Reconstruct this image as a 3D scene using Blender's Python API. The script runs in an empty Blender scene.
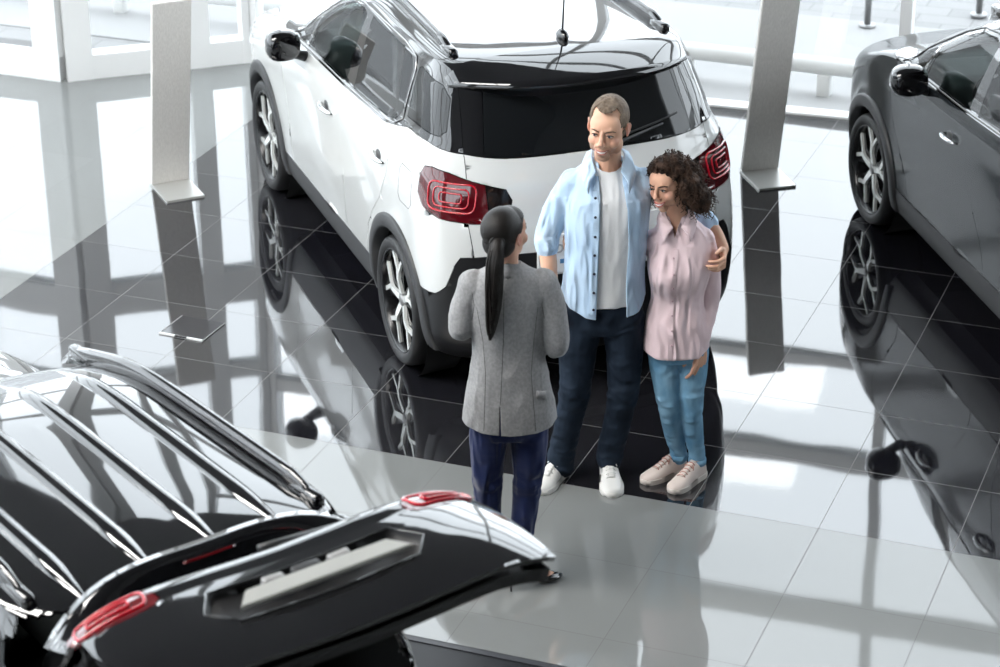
import bpy, bmesh, math, random
import numpy as np
from mathutils import Vector, Matrix, noise
from mathutils.bvhtree import BVHTree
random.seed(7)
SC = bpy.context.scene
COL = SC.collection
SC.view_settings.view_transform = 'Standard'
SC.view_settings.look = 'None'
SC.view_settings.gamma = 1.0
SC.view_settings.use_curve_mapping = False
SC.view_settings.exposure = 0.0
V = Vector
R = math.radians

# ------------------------------------------------------------------ materials
MATS = {}
def mat(name, col=(.5,.5,.5), rough=.5, metal=0., spec=.5, coat=0., emit=None, es=1., ior=1.45, bump=None, sheen=0., sss=0.):
    if name in MATS: return MATS[name]
    m = bpy.data.materials.new(name); m.use_nodes = True
    nt = m.node_tree; b = nt.nodes['Principled BSDF']
    b.inputs['Base Color'].default_value = (*col, 1)
    b.inputs['Roughness'].default_value = rough
    b.inputs['Metallic'].default_value = metal
    b.inputs['IOR'].default_value = ior
    b.inputs['Specular IOR Level'].default_value = spec
    b.inputs['Coat Weight'].default_value = coat
    b.inputs['Coat Roughness'].default_value = .03
    b.inputs['Sheen Weight'].default_value = sheen
    if sss:
        b.inputs['Subsurface Weight'].default_value = sss
        b.inputs['Subsurface Radius'].default_value = (.012, .005, .003)
    if emit:
        b.inputs['Emission Color'].default_value = (*emit, 1); b.inputs['Emission Strength'].default_value = es
    if bump:
        sc, st, stretch = bump
        tc = nt.nodes.new('ShaderNodeTexCoord'); mp = nt.nodes.new('ShaderNodeMapping'); mp.inputs['Scale'].default_value = stretch
        n = nt.nodes.new('ShaderNodeTexNoise'); n.inputs['Scale'].default_value = sc; n.inputs['Detail'].default_value = 4
        bp = nt.nodes.new('ShaderNodeBump'); bp.inputs['Strength'].default_value = st; bp.inputs['Distance'].default_value = .02
        nt.links.new(tc.outputs['Object'], mp.inputs['Vector']); nt.links.new(mp.outputs[0], n.inputs['Vector'])
        nt.links.new(n.outputs['Fac'], bp.inputs['Height']); nt.links.new(bp.outputs[0], b.inputs['Normal'])
    MATS[name] = m
    return m

def noise_colour(m, c1, c2, scale, stretch=(1,1,1), detail=4, lo=.35, hi=.65):
    nt = m.node_tree; b = nt.nodes['Principled BSDF']
    tc = nt.nodes.new('ShaderNodeTexCoord'); mp = nt.nodes.new('ShaderNodeMapping'); mp.inputs['Scale'].default_value = stretch
    n = nt.nodes.new('ShaderNodeTexNoise'); n.inputs['Scale'].default_value = scale; n.inputs['Detail'].default_value = detail
    r = nt.nodes.new('ShaderNodeValToRGB'); r.color_ramp.elements[0].position = lo; r.color_ramp.elements[1].position = hi
    r.color_ramp.elements[0].color = (*c1, 1); r.color_ramp.elements[1].color = (*c2, 1)
    nt.links.new(tc.outputs['Object'], mp.inputs['Vector']); nt.links.new(mp.outputs[0], n.inputs['Vector'])
    nt.links.new(n.outputs['Fac'], r.inputs['Fac']); nt.links.new(r.outputs[0], b.inputs['Base Color'])
    return m

def glass(name, tint, rough=.0, ior=1.5):
    if name in MATS: return MATS[name]
    m = bpy.data.materials.new(name); m.use_nodes = True; nt = m.node_tree
    for n in list(nt.nodes): nt.nodes.remove(n)
    out = nt.nodes.new('ShaderNodeOutputMaterial'); mx = nt.nodes.new('ShaderNodeMixShader')
    tr = nt.nodes.new('ShaderNodeBsdfTransparent'); tr.inputs[0].default_value = (*tint, 1)
    gl = nt.nodes.new('ShaderNodeBsdfGlossy'); gl.inputs['Roughness'].default_value = rough
    ge = nt.nodes.new('ShaderNodeNewGeometry'); dp = nt.nodes.new('ShaderNodeVectorMath'); dp.operation = 'DOT_PRODUCT'
    nt.links.new(ge.outputs['Normal'], dp.inputs[0]); nt.links.new(ge.outputs['Incoming'], dp.inputs[1])
    def mth(op, a, b):
        n = nt.nodes.new('ShaderNodeMath'); n.operation = op
        for i, v in enumerate((a, b)):
            if isinstance(v, (int, float)): n.inputs[i].default_value = v
            else: nt.links.new(v, n.inputs[i])
        return n.outputs[0]
    f0 = ((ior-1)/(ior+1))**2
    ab = mth('ABSOLUTE', dp.outputs['Value'], 0); sch = mth('ADD', mth('MULTIPLY', mth('POWER', mth('SUBTRACT', 1.0, ab), 5.0), 1-f0), f0)
    nt.links.new(sch, mx.inputs[0]); nt.links.new(tr.outputs[0], mx.inputs[1]); nt.links.new(gl.outputs[0], mx.inputs[2])
    nt.links.new(mx.outputs[0], out.inputs[0]); MATS[name] = m
    return m

# ------------------------------------------------------------------ objects
def obj(name, bm, m, parent=None, smooth=True):
    me = bpy.data.meshes.new(name)
    if isinstance(bm, bpy.types.Mesh): me = bm; me.name = name
    else:
        bm.to_mesh(me); bm.free()
    me.materials.clear(); me.materials.append(m)
    if smooth:
        for p in me.polygons: p.use_smooth = True
    o = bpy.data.objects.new(name, me); COL.objects.link(o)
    if parent: o.parent = parent
    return o
def tag(o, label, cat, group=None, kind=None):
    o['label'] = label; o['category'] = cat
    if group: o['group'] = group
    if kind: o['kind'] = kind
    return o
def thing(name, label, cat, loc=(0,0,0), rz=0, group=None):
    o = bpy.data.objects.new(name, None); COL.objects.link(o); o.location = loc; o.rotation_euler = (0,0,rz)
    o.empty_display_size = .2
    return tag(o, label, cat, group)
def struct(name, bm, m, smooth=False, label=None):
    o = obj(name, bm, m, smooth=smooth); o['kind'] = 'structure'
    if label: o['label'] = label
    return o

# ------------------------------------------------------------------ mesh helpers
def add_box(bm, c, s, M=None, bev=0., seg=2):
    r = bmesh.ops.create_cube(bm, size=1.0)
    vs = r['verts']
    for v in vs: v.co = V((v.co.x*s[0], v.co.y*s[1], v.co.z*s[2]))
    if bev:
        es = list({e for v in vs for e in v.link_edges})
        rr = bmesh.ops.bevel(bm, geom=es, offset=bev, segments=seg, affect='EDGES', profile=.5)
        vs = list({v for f in rr['faces'] for v in f.verts} | {v for v in vs if v.is_valid})
    T = Matrix.Translation(V(c))
    if M is not None: T = T @ M.to_4x4()
    for v in vs: v.co = T @ v.co
    return vs
def frame_of(d, up=V((0,0,1))):
    d = d.normalized()
    if abs(d.dot(up)) > .98: up = V((1,0,0))
    a = d.cross(up).normalized(); b = a.cross(d).normalized()
    return a, b
def add_tube(bm, pts, rad, n=10, cap=True, flat=None, closed=False):
    pts = [V(p) for p in pts]
    if not isinstance(rad, (list, tuple)): rad = [rad]*len(pts)
    rings = []; pa = None
    N = len(pts)
    for i, p in enumerate(pts):
        if closed: d = pts[(i+1) % N]-pts[i-1]
        else: d = (pts[min(i+1, N-1)]-pts[max(i-1, 0)])
        d = d.normalized() if d.length > 1e-9 else V((0,0,1))
        if pa is None: a, b = frame_of(d)
        else:
            a = (pa-d*pa.dot(d)).normalized(); b = a.cross(d).normalized()
        pa = a
        fl = flat or (1, 1)
        rings.append([bm.verts.new(p+(a*math.cos(t)*fl[0]+b*math.sin(t)*fl[1])*rad[i]) for t in [2*math.pi*k/n for k in range(n)]])
    M_ = N if closed else N-1
    for i in range(M_):
        A = rings[i]; B = rings[(i+1) % N]
        for k in range(n): bm.faces.new((A[k], A[(k+1) % n], B[(k+1) % n], B[k]))
    if cap and not closed:
        bm.faces.new(rings[0][::-1]); bm.faces.new(rings[-1])
    return rings
def add_loft(bm, rings, cap=True):
    rs = [[bm.verts.new(p) for p in r] for r in rings]; n = len(rs[0])
    for A, B in zip(rs, rs[1:]):
        for k in range(n): bm.faces.new((A[k], A[(k+1) % n], B[(k+1) % n], B[k]))
    if cap: bm.faces.new(rs[0][::-1]); bm.faces.new(rs[-1])
    return rs
def add_lathe(bm, prof, n=48, axis='y', c=(0,0,0), close=False):
    rs = []
    for k in range(n):
        t = 2*math.pi*k/n; ring = []
        for (r, h) in prof:
            p = (r*math.cos(t), h, r*math.sin(t)) if axis == 'y' else (r*math.cos(t), r*math.sin(t), h)
            ring.append(bm.verts.new(V(p)+V(c)))
        rs.append(ring)
    m = len(prof)
    for k in range(n):
        A = rs[k]; B = rs[(k+1) % n]
        for i in range(m if close else m-1): bm.faces.new((A[i], A[(i+1) % m], B[(i+1) % m], B[i]))
def add_ell(bm, c, r, M=None, u=20, v=12):
    res = bmesh.ops.create_uvsphere(bm, u_segments=u, v_segments=v, radius=1.0)
    T = Matrix.Translation(V(c))
    if M is not None: T = T @ M.to_4x4()
    for q in res['verts']: q.co = T @ V((q.co.x*r[0], q.co.y*r[1], q.co.z*r[2]))
    return res['verts']
def add_prism(bm, poly, z0, z1, T=None):
    T = T or (lambda p: p)
    a = [bm.verts.new(T(V((x, y, z0)))) for x, y in poly]; b = [bm.verts.new(T(V((x, y, z1)))) for x, y in poly]
    n = len(poly)
    bm.faces.new(a[::-1]); bm.faces.new(b)
    for k in range(n): bm.faces.new((a[k], a[(k+1) % n], b[(k+1) % n], b[k]))
def fixn(bm): bmesh.ops.recalc_face_normals(bm, faces=bm.faces[:]); return bm
def catmull(P, sub, closed=False):
    P = [np.array(p, float) for p in P]; out = []; n = len(P)
    for i in range(n if closed else n-1):
        p0 = P[(i-1) % n] if (closed or i > 0) else 2*P[0]-P[1]
        p1 = P[i]; p2 = P[(i+1) % n]
        p3 = P[(i+2) % n] if (closed or i+2 < n) else 2*P[-1]-P[-2]
        for s in range(sub):
            t = s/sub
            out.append(.5*((2*p1)+(-p0+p2)*t+(2*p0-5*p1+4*p2-p3)*t*t+(-p0+3*p1-3*p2+p3)*t**3))
    if not closed: out.append(P[-1])
    return out
def hermite(x, xs, ys):
    xs = np.array(xs, float); ys = np.array(ys, float); x = min(max(x, xs[0]), xs[-1])
    i = int(min(max(np.searchsorted(xs, x)-1, 0), len(xs)-2))
    d = np.diff(ys)/np.diff(xs)
    m = np.zeros(len(xs)); m[0] = d[0]; m[-1] = d[-1]
    for k in range(1, len(xs)-1): m[k] = 0 if d[k-1]*d[k] <= 0 else 2*d[k-1]*d[k]/(d[k-1]+d[k])
    h = xs[i+1]-xs[i]; t = (x-xs[i])/h
    return (2*t**3-3*t**2+1)*ys[i]+(t**3-2*t**2+t)*h*m[i]+(-2*t**3+3*t**2)*ys[i+1]+(t**3-t**2)*h*m[i+1]
def remesh(bm, vox, smooth=6, fac=.5, sub=0):
    me = bpy.data.meshes.new('tmp'); bm.to_mesh(me); bm.free()
    o = bpy.data.objects.new('tmp', me); COL.objects.link(o)
    md = o.modifiers.new('r', 'REMESH'); md.mode = 'VOXEL'; md.voxel_size = vox; md.use_smooth_shade = True
    if smooth:
        s = o.modifiers.new('s', 'SMOOTH'); s.factor = fac; s.iterations = smooth
    dg = bpy.context.evaluated_depsgraph_get(); dg.update()
    res = bpy.data.meshes.new_from_object(o.evaluated_get(dg))
    bpy.data.objects.remove(o); bpy.data.meshes.remove(me)
    b = bmesh.new(); b.from_mesh(res); bpy.data.meshes.remove(res)
    return b
def inpoly(u, v, poly):
    c = False; j = len(poly)-1
    for i in range(len(poly)):
        xi, yi = poly[i]; xj, yj = poly[j]
        if (yi > v) != (yj > v) and u < (xj-xi)*(v-yi)/(yj-yi)+xi: c = not c
        j = i
    return c
def cut(bm, poly, U, W, cond, lay, val, pad=.03):
    """cut a 2-D outline, seen along U x W, into the skin and tag the faces inside it"""
    U = V(U).normalized(); W = V(W).normalized(); D = U.cross(W)
    u0 = min(p[0] for p in poly)-pad; u1 = max(p[0] for p in poly)+pad
    v0 = min(p[1] for p in poly)-pad; v1 = max(p[1] for p in poly)+pad
    n = len(poly)
    def cand():
        out = []
        for f in bm.faces:
            c = f.calc_center_median(); a = c.dot(U); b = c.dot(W)
            if u0-.05 < a < u1+.05 and v0-.05 < b < v1+.05 and cond(f): out.append(f)
        return out
    fs = cand()
    for i in range(n):
        p = poly[i]; q = poly[(i+1) % n]
        e = V((q[0]-p[0], q[1]-p[1])); 
        if e.length < 1e-6: continue
        nn = V((-e.y, e.x)).normalized()
        co = U*p[0]+W*p[1]; no = U*nn.x+W*nn.y
        a0 = min(p[0], q[0])-1e-4; a1 = max(p[0], q[0])+1e-4; b0 = min(p[1], q[1])-1e-4; b1 = max(p[1], q[1])+1e-4
        sel = []
        for f in fs:
            if not f.is_valid: continue
            us = [v.co.dot(U) for v in f.verts]; ws = [v.co.dot(W) for v in f.verts]
            if max(us) < a0 or min(us) > a1 or max(ws) < b0 or min(ws) > b1: continue
            ds = [(v.co-co).dot(no) for v in f.verts]
            if max(ds) > 1e-5 and min(ds) < -1e-5: sel.append(f)
        if not sel: continue
        geom = list(set(sel) | {e_ for f in sel for e_ in f.edges} | {v for f in sel for v in f.verts})
        r = bmesh.ops.bisect_plane(bm, geom=geom, dist=1e-5, plane_co=co, plane_no=no)
        fs = [f for f in fs if f.is_valid]+[g for g in r['geom'] if isinstance(g, bmesh.types.BMFace)]
        fs = list(set(fs))
    if val is None: return
    for f in cand():
        c = f.calc_center_median()
        if inpoly(c.dot(U), c.dot(W), poly): f[lay] = val
SKY, FILL_LIGHT = 4.8, 30.0
WHX, WHY, WHH = -1.222, 1.49, 130.8
GRX, GRY, GRH = 2.090, 1.893, 122.6
GRW = .31
BLX, BLY, BLH = -.77, -3.473, 147.7
GATE, GBEND = 105.0, .45
# ================================================================== CARS
NF, NS, NR = 14, 74, 16
WB = 2.604
def car_ring(r):
    """one closed horizontal outline of the body; left half from the nose to the tail, then the right half back"""
    xf, xr, w, cf, cr, nf, nr, zk = r
    pts = []
    xa = xf-cf; xb = xr+cr
    def side(x):
        t = 1.0
        t *= hermite(x, [-.7, -.3, .3, 1.3, 2.3, 2.9, 3.4], [.965, .985, 1.0, 1.0, 1.0, .985, .95])
        return w*t
    for i in range(NF):
        ph = math.pi/2*(1-i/NF)
        x = xa+cf*math.sin(ph)**(2/nf); y = side(x)*max(math.cos(ph), 0)**(2/nf)
        pts.append((x, y))
    for i in range(NS):
        x = xa+(xb-xa)*i/NS; pts.append((x, side(x)))
    for i in range(NR+1):
        ph = math.pi/2*i/NR
        x = xb-cr*math.sin(ph)**(2/nr); y = side(x)*max(math.cos(ph), 0)**(2/nr)
        if i == NR: y = 0.
        pts.append((x, y))
    P = []
    for (x, y) in pts:
        z = hermite(x, [-.7, 0, .9, 2.1, 3.4], zk[:5])
        # the outline dips towards the car's middle at the tail (curved window base)
        if len(zk) > 5 and x < xb: z += zk[5]*(1-(abs(y)/max(w, .01))**2)
        P.append((x, y, z))
    return P
#       xf    xr     w     cf   cr   nf   nr   z at tail, rear axle, .9, 2.1, nose, (dip)
ROWS = [(3.10, -.48, .66, .60, .42, 2.6, 3.0, (.19, .19, .19, .19, .19)),
        (3.28, -.60, .775, .62, .42, 2.6, 3.0, (.205, .205, .20, .20, .22)),
        (3.38, -.69, .825, .62, .42, 2.6, 3.2, (.32, .32, .31, .31, .33)),
        (3.43, -.735, .842, .62, .42, 2.6, 3.2, (.48, .48, .47, .47, .48)),
        (3.44, -.745, .850, .62, .42, 2.6, 3.1, (.65, .65, .64, .64, .64)),
        (3.42, -.73, .852, .62, .42, 2.6, 3.0, (.83, .83, .82, .81, .79)),
        (3.35, -.70, .848, .60, .42, 2.6, 2.9, (1.0, .98, .97, .95, .89)),
        (3.20, -.675, .832, .60, .42, 2.6, 2.8, (1.13, 1.11, 1.08, 1.04, .96, -.01)),
        (2.90, -.65, .812, .60, .42, 2.6, 2.8, (1.20, 1.175, 1.125, 1.085, 1.02, -.02)),
        (2.50, -.63, .790, .60, .42, 2.6, 2.8, (1.25, 1.225, 1.165, 1.12, 1.08, -.03)),
        (2.20, -.61, .765, .60, .40, 2.6, 2.8, (1.30, 1.27, 1.205, 1.16, 1.13, -.04)),
        (1.93, -.555, .735, .55, .38, 2.6, 2.8, (1.40, 1.38, 1.34, 1.30, 1.30, -.03)),
        (1.62, -.49, .695, .50, .36, 2.6, 2.8, (1.51, 1.51, 1.49, 1.44, 1.44, -.02)),
        (1.34, -.44, .655, .42, .34, 2.6, 2.8, (1.59, 1.61, 1.605, 1.56, 1.56, 0)),
        (1.16, -.42, .615, .40, .34, 2.6, 2.8, (1.615, 1.65, 1.65, 1.61, 1.61, .01)),
        (1.02, -.38, .48, .36, .30, 2.4, 2.6, (1.64, 1.675, 1.68, 1.64, 1.64, .01)),
        (.86, -.30, .24, .30, .24, 2.2, 2.4, (1.66, 1.69, 1.695, 1.66, 1.66, 0)),
        (.70, -.20, .0, .2, .2, 2, 2, (1.665, 1.695, 1.70, 1.66, 1.66, 0))]
BELT = [(2.30, 1.115), (1.95, 1.122), (1.4, 1.140), (.9, 1.160), (.3, 1.202), (.12, 1.235), (-.02, 1.270), (-.30, 1.288), (-.5, 1.275), (-.58, 1.258), (-1.2, 1.252)]
TAGS = dict(body=0, front_door=1, rear_door=3, hood=5, tailgate=6, roof=7, windshield=8, front_window=9, rear_window=11, quarter_window=13,
            rear_glass=15, gate_cover=16, taillight=17, rear_bumper=19, sill=20, underside=22, wheel_hole=23, headlight=24, grille=26, fuel_flap=27, vent_window=28, front_glass=30)
def car_shell():
    bm = bmesh.new(); lay = bm.faces.layers.int.new('tag')
    keys = [car_ring(r) for r in ROWS]
    ncol = len(keys[0]); sub = 5
    cols = [catmull([keys[k][c] for k in range(len(keys))], sub) for c in range(ncol)]
    nrow = len(cols[0])
    for col in cols:
        for i in range(nrow):
            if abs(col[i][1]) < 1e-5: col[i][1] = 0
    Lv = [[None]*nrow for _ in range(ncol)]; Rv = [[None]*nrow for _ in range(ncol)]
    for c in range(ncol):
        for i in range(nrow):
            p = cols[c][i]
            if c in (0, ncol-1): p = (p[0], 0, p[2])
            Lv[c][i] = bm.verts.new(p)
            Rv[c][i] = Lv[c][i] if (c in (0, ncol-1) or i == nrow-1) else bm.verts.new((p[0], -p[1], p[2]))
    for c in range(ncol-1):
        for i in range(nrow-1):
            for A, fl in ((Lv, 0), (Rv, 1)):
                q = [A[c][i], A[c+1][i], A[c+1][i+1], A[c][i+1]]
                if fl: q = q[::-1]
                q2 = []
                for v in q:
                    if v not in q2: q2.append(v)
                try: bm.faces.new(q2)
                except ValueError: pass
    bmesh.ops.remove_doubles(bm, verts=bm.verts[:], dist=1e-5)
    bmesh.ops.recalc_face_normals(bm, faces=bm.faces[:])
    bm.normal_update()
    if sum(f.normal.z for f in bm.faces if f.calc_center_median().z > 1.6) < 0:
        bmesh.ops.reverse_faces(bm, faces=bm.faces[:])
    bm.faces.ensure_lookup_table()
    return bm, lay
def arc_pts(cx, cz, r, a0, a1, n): return [(cx+r*math.cos(R(a0+(a1-a0)*k/n)), cz+r*math.sin(R(a0+(a1-a0)*k/n))) for k in range(n+1)]
LIGHT_B = [(.175, 1.165), (.185, 1.125), (.165, 1.095), (.08, 1.07), (-.05, 1.06), (-.12, 1.07), (-.14, 1.095), (-.13, 1.13), (-.09, 1.15), (.01, 1.18), (.11, 1.19), (.15, 1.185)]
LIGHT_A = [(.325, 1.155), (.335, 1.06), (.29, 1.005), (.18, .975), (.0, .965), (-.09, .970), (-.135, .985), (-.15, 1.02), (-.15, 1.075), (-.12, 1.125), (0, 1.155), (.15, 1.19), (.255, 1.20), (.305, 1.19)]
def cut_car(bm, lay, gate_y=.64, recess=False):
    LIGHT = LIGHT_B if recess else LIGHT_A
    X, Y, Z = (1, 0, 0), (0, 1, 0), (0, 0, 1)
    T = TAGS
    L = lambda f: f.normal.y > .35
    Rr = lambda f: f.normal.y < -.35
    rear = lambda f: f.normal.x < -.22 and f.calc_center_median().x < 0
    anyf = lambda f: True
    sidef = lambda f: abs(f.normal.y) > .3
    # both flanks are cut in one pass: the outlines are seen along the car's y axis
    def both(poly, val, cond=sidef):
        cut(bm, poly, X, Z, cond, lay, val)
        if val is not None:
            for f in bm.faces:
                if f[lay] == val and f.calc_center_median().y < 0: f[lay] = val+1
    both([(1.98, .40), (1.99, .6), (1.99, 1.2), (.88, 1.25), (.87, .7), (.88, .40)], T['front_door'])
    both([(.88, .40), (.87, .7), (.88, 1.28), (.10, 1.30), (.085, 1.12), (.10, 1.0), (.20, .84), (.33, .72), (.44, .60), (.50, .40)], T['rear_door'])
    cut(bm, [(-.10, 1.10), (-.26, 1.10), (-.275, 1.08), (-.275, .94), (-.25, .91), (-.11, .91), (-.085, .94), (-.085, 1.08)], X, Z, lambda f: f.normal.y < -9, lay, None)
    # hood
    hoodp = [(2.12, .66), (2.12, -.66), (2.6, -.70), (3.05, -.62), (3.22, -.35), (3.26, 0), (3.22, .35), (3.05, .62), (2.6, .70)]
    cut(bm, hoodp, X, Y, lambda f: f.normal.z > .45 and f.calc_center_median().x > 1.9, lay, T['hood'])
    # cladding along the sills and the rear bumper
    both([(2.6, .10), (2.6, .385), (1.3, .40), (.0, .415), (.0, .10)], T['sill'], lambda f: f.normal.z < .9)
    for f in bm.faces:
        c = f.calc_center_median()
        if f[lay] in (T['sill'], T['sill']+1) and f.normal.z < -.85: f[lay] = T['underside']
    # tailgate and what it carries
    g = gate_y
    gate = [(g-.02, .66), (g, .80), (g+.02, 1.0), (g-.005, 1.22), (g-.01, 1.30), (g-.05, 1.62), (g-.06, 1.70), (-g+.06, 1.70), (-g+.05, 1.62), (-g+.01, 1.30), (-g+.005, 1.22), (-g-.02, 1.0), (-g, .80), (-g+.02, .66)]
    cut(bm, gate, Y, Z, lambda f: f.normal.x < -.30 and f.calc_center_median().x < 0, lay, T['tailgate'])
    # rear bumper: dark lower section that steps up in the middle
    bl_ = .66 if recess else .80
    bump = [(.99, .57), (.835, .575), (.80, .59), (.765, .64), (.725, bl_-.04), (.70, bl_), (.5, bl_+.015), (-.5, bl_+.015), (-.70, bl_), (-.725, bl_-.04), (-.765, .64), (-.80, .59), (-.835, .575), (-.99, .57), (-.99, .1), (.99, .1)]
    cut(bm, bump, Y, Z, lambda f: f.normal.x < -.02 and f.calc_center_median().x < -.33 and f[lay] in (T['body'], T['tailgate']), lay, T['rear_bumper'])
    # everything above the belt is gloss black
    up = BELT+[(-1.2, 2.2), (3.2, 2.2), (3.2, 1.9), (2.22, 1.145)]
    up = [(x, z) for x, z in BELT]+[(-1.2, 2.2), (2.6, 2.2), (2.50, 1.30), (2.26, 1.15)]
    before = {f: f[lay] for f in bm.faces}
    cut(bm, up, X, Z, anyf, lay, 99)
    for f in bm.faces:
        if f[lay] == 99:
            c = f.calc_center_median()
            if f.normal.x < -.30 and c.x < 0 and inpoly(c.y, c.z, gate): f[lay] = T['gate_cover']
            else: f[lay] = T['roof']
    # glass
    rg = [(.545, 1.28), (.50, 1.55), (.46, 1.585), (-.46, 1.585), (-.50, 1.55), (-.545, 1.28), (-.50, 1.262), (.50, 1.262)]
    cut(bm, rg, Y, Z, lambda f: f.normal.x < -.3 and f.calc_center_median().x < 0 and f[lay] == T['gate_cover'], lay, T['rear_glass'])
    ws = [(.60, 1.20), (.50, 1.56), (.44, 1.60), (-.44, 1.60), (-.50, 1.56), (-.60, 1.20), (-.56, 1.165), (.56, 1.165)]
    cut(bm, ws, Y, Z, lambda f: f.normal.x > .2 and f.calc_center_median().x > .9, lay, T['windshield'])
    on = lambda f: abs(f.normal.y) > .35 and f[lay] == T['roof']
    both([(1.62, 1.153), (.96, 1.180), (.875, 1.56), (.93, 1.578), (1.10, 1.555), (1.35, 1.455), (1.52, 1.345)], T['front_window'], on)
    both([(1.90, 1.145), (1.66, 1.152), (1.56, 1.325), (1.70, 1.26)], T['vent_window'], on)
    both([(.84, 1.186), (.27, 1.228), (.16, 1.255), (.10, 1.31), (.10, 1.52), (.16, 1.568), (.30, 1.578), (.79, 1.578)], T['rear_window'], on)
    both([(.02, 1.31), (-.36, 1.33), (-.39, 1.36), (-.33, 1.50), (-.26, 1.55), (.0, 1.565), (.03, 1.55)], T['quarter_window'], on)
    # tail lights are seen along the diagonal of the corner
    for s in (1, -1):
        cond = (lambda f: f.normal.x < .3 and f.calc_center_median().x < .1 and f.calc_center_median().y > 0 and f.normal.z < .7) if s > 0 else \
               (lambda f: f.normal.x < .3 and f.calc_center_median().x < .1 and f.calc_center_median().y < 0 and f.normal.z < .7)
        U = (1, s, 0)
        poly = [(u, z) for u, z in LIGHT]
        cut(bm, poly, U, Z, cond, lay, T['taillight']+(0 if s > 0 else 1))
    if not recess:
        cut(bm, [(.555, .9), (.565, 1.3), (-.565, 1.3), (-.555, .9)], Y, Z, lambda f: f[lay] in (T['taillight'], T['taillight']+1), lay, 51)
        for f in bm.faces:
            if f[lay] == 51 and f.calc_center_median().y < 0: f[lay] = 52
    # nose: lamps, grille
    for s in (1, -1):
        hl = [(s*y, z) for y, z in ((.76, .93), (.52, .86), (.50, .80), (.70, .80), (.80, .84))]
        cut(bm, hl, Y, Z, lambda f: f.normal.x > .15 and f.calc_center_median().x > 2.6, lay, T['headlight']+(0 if s > 0 else 1))
    cut(bm, [(.62, .34), (.62, .60), (.4, .74), (-.4, .74), (-.62, .60), (-.62, .34)], Y, Z, lambda f: f.normal.x > .4, lay, T['grille'])
    if recess:
        cut(bm, [(.40, .94), (.33, 1.035), (-.33, 1.035), (-.40, .94), (-.32, .86), (.32, .86)], Y, Z, lambda f: f.normal.x < -.4 and f.calc_center_median().x < 0, lay, 50)
    # wheel openings
    for cx in (0, WB):
        poly = arc_pts(cx, .345, .375, -5, 185, 26)+[(cx-.375, .0), (cx+.375, .0)]
        cut(bm, poly, X, Z, lambda f: abs(f.calc_center_median().y) > .55, lay, T['wheel_hole'])
    for f in bm.faces:
        c = f.calc_center_median()
        if c.z < .2 and f.normal.z < -.6: f[lay] = T['underside']
def part_bm(src, lay, vals, lip=.014, shrink=.0022, M=None):
    """the faces carrying these tags as a mesh of their own, its rim pulled back a little and folded inwards"""
    bm = bmesh.new(); vm = {}
    for f in src.faces:
        if f[lay] in vals:
            vs = []
            for v in f.verts:
                if v not in vm: vm[v] = bm.verts.new(v.co)
                vs.append(vm[v])
            try: bm.faces.new(vs)
            except ValueError: pass
    if not bm.faces: return bm
    bm.normal_update()
    bmesh.ops.triangulate(bm, faces=[f for f in bm.faces if len(f.verts) > 4])
    bm.normal_update()
    be = [e for e in bm.edges if len(e.link_faces) == 1 and abs(e.verts[0].co.y)+abs(e.verts[1].co.y) > 1e-4]
    bv = {v for e in be for v in e.verts}
    mv = {}
    for v in bv:
        n = v.normal.copy()
        t = V((0,0,0))
        for e in v.link_edges:
            if e in be:
                f = e.link_faces[0]; d = (e.verts[1].co-e.verts[0].co).normalized()
                w = f.calc_center_median()-e.verts[0].co; w = w-d*w.dot(d)
                if w.length > 1e-7: t += w.normalized()
        if t.length > 1e-6: t.normalize()
        mv[v] = (t*shrink, n.copy())
    nrm = {v: mv[v][1] for v in bv}
    for v in bv: v.co += mv[v][0]
    if lip and be:
        r = bmesh.ops.extrude_edge_only(bm, edges=be)
        nv = [g for g in r['geom'] if isinstance(g, bmesh.types.BMVert)]
        old = {}
        for g in nv:
            for e in g.link_edges:
                o_ = e.other_vert(g)
                if o_ in nrm and (o_.co-g.co).length < 1e-7: old[g] = o_
        for g in nv:
            if g in old: g.co -= nrm[old[g]]*lip
        for e in be:
            if e.is_valid: e.smooth = False
        bm.normal_update()
    if M is not None: M(bm)
    return bm
def strip_on(bvh, pts2, U, W, width, out, h=.01, n=8, closed=True, side=1, start=3.0):
    """tube that follows an outline projected on to the skin"""
    bm = bmesh.new(); U = V(U).normalized(); W = V(W).normalized(); D = U.cross(W)*side
    P = []
    for a, b in pts2:
        o_ = U*a+W*b-D*start
        loc, nn, i, d = bvh.ray_cast(o_, D)
        if loc is None: continue
        if nn.dot(D) > 0: nn = -nn
        P.append(loc+nn*out)
    if len(P) > 2: add_tube(bm, P, width, n=n, closed=closed, cap=not closed)
    return bm
def resample(poly, step, closed=True):
    out = []; n = len(poly)
    for i in range(n if closed else n-1):
        p = V(poly[i]); q = poly[(i+1) % n]; q = V(q); k = max(1, int((q-p).length/step))
        for s in range(k): out.append(tuple(p.lerp(q, s/k)))
    if not closed: out.append(tuple(poly[-1]))
    return out
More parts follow.
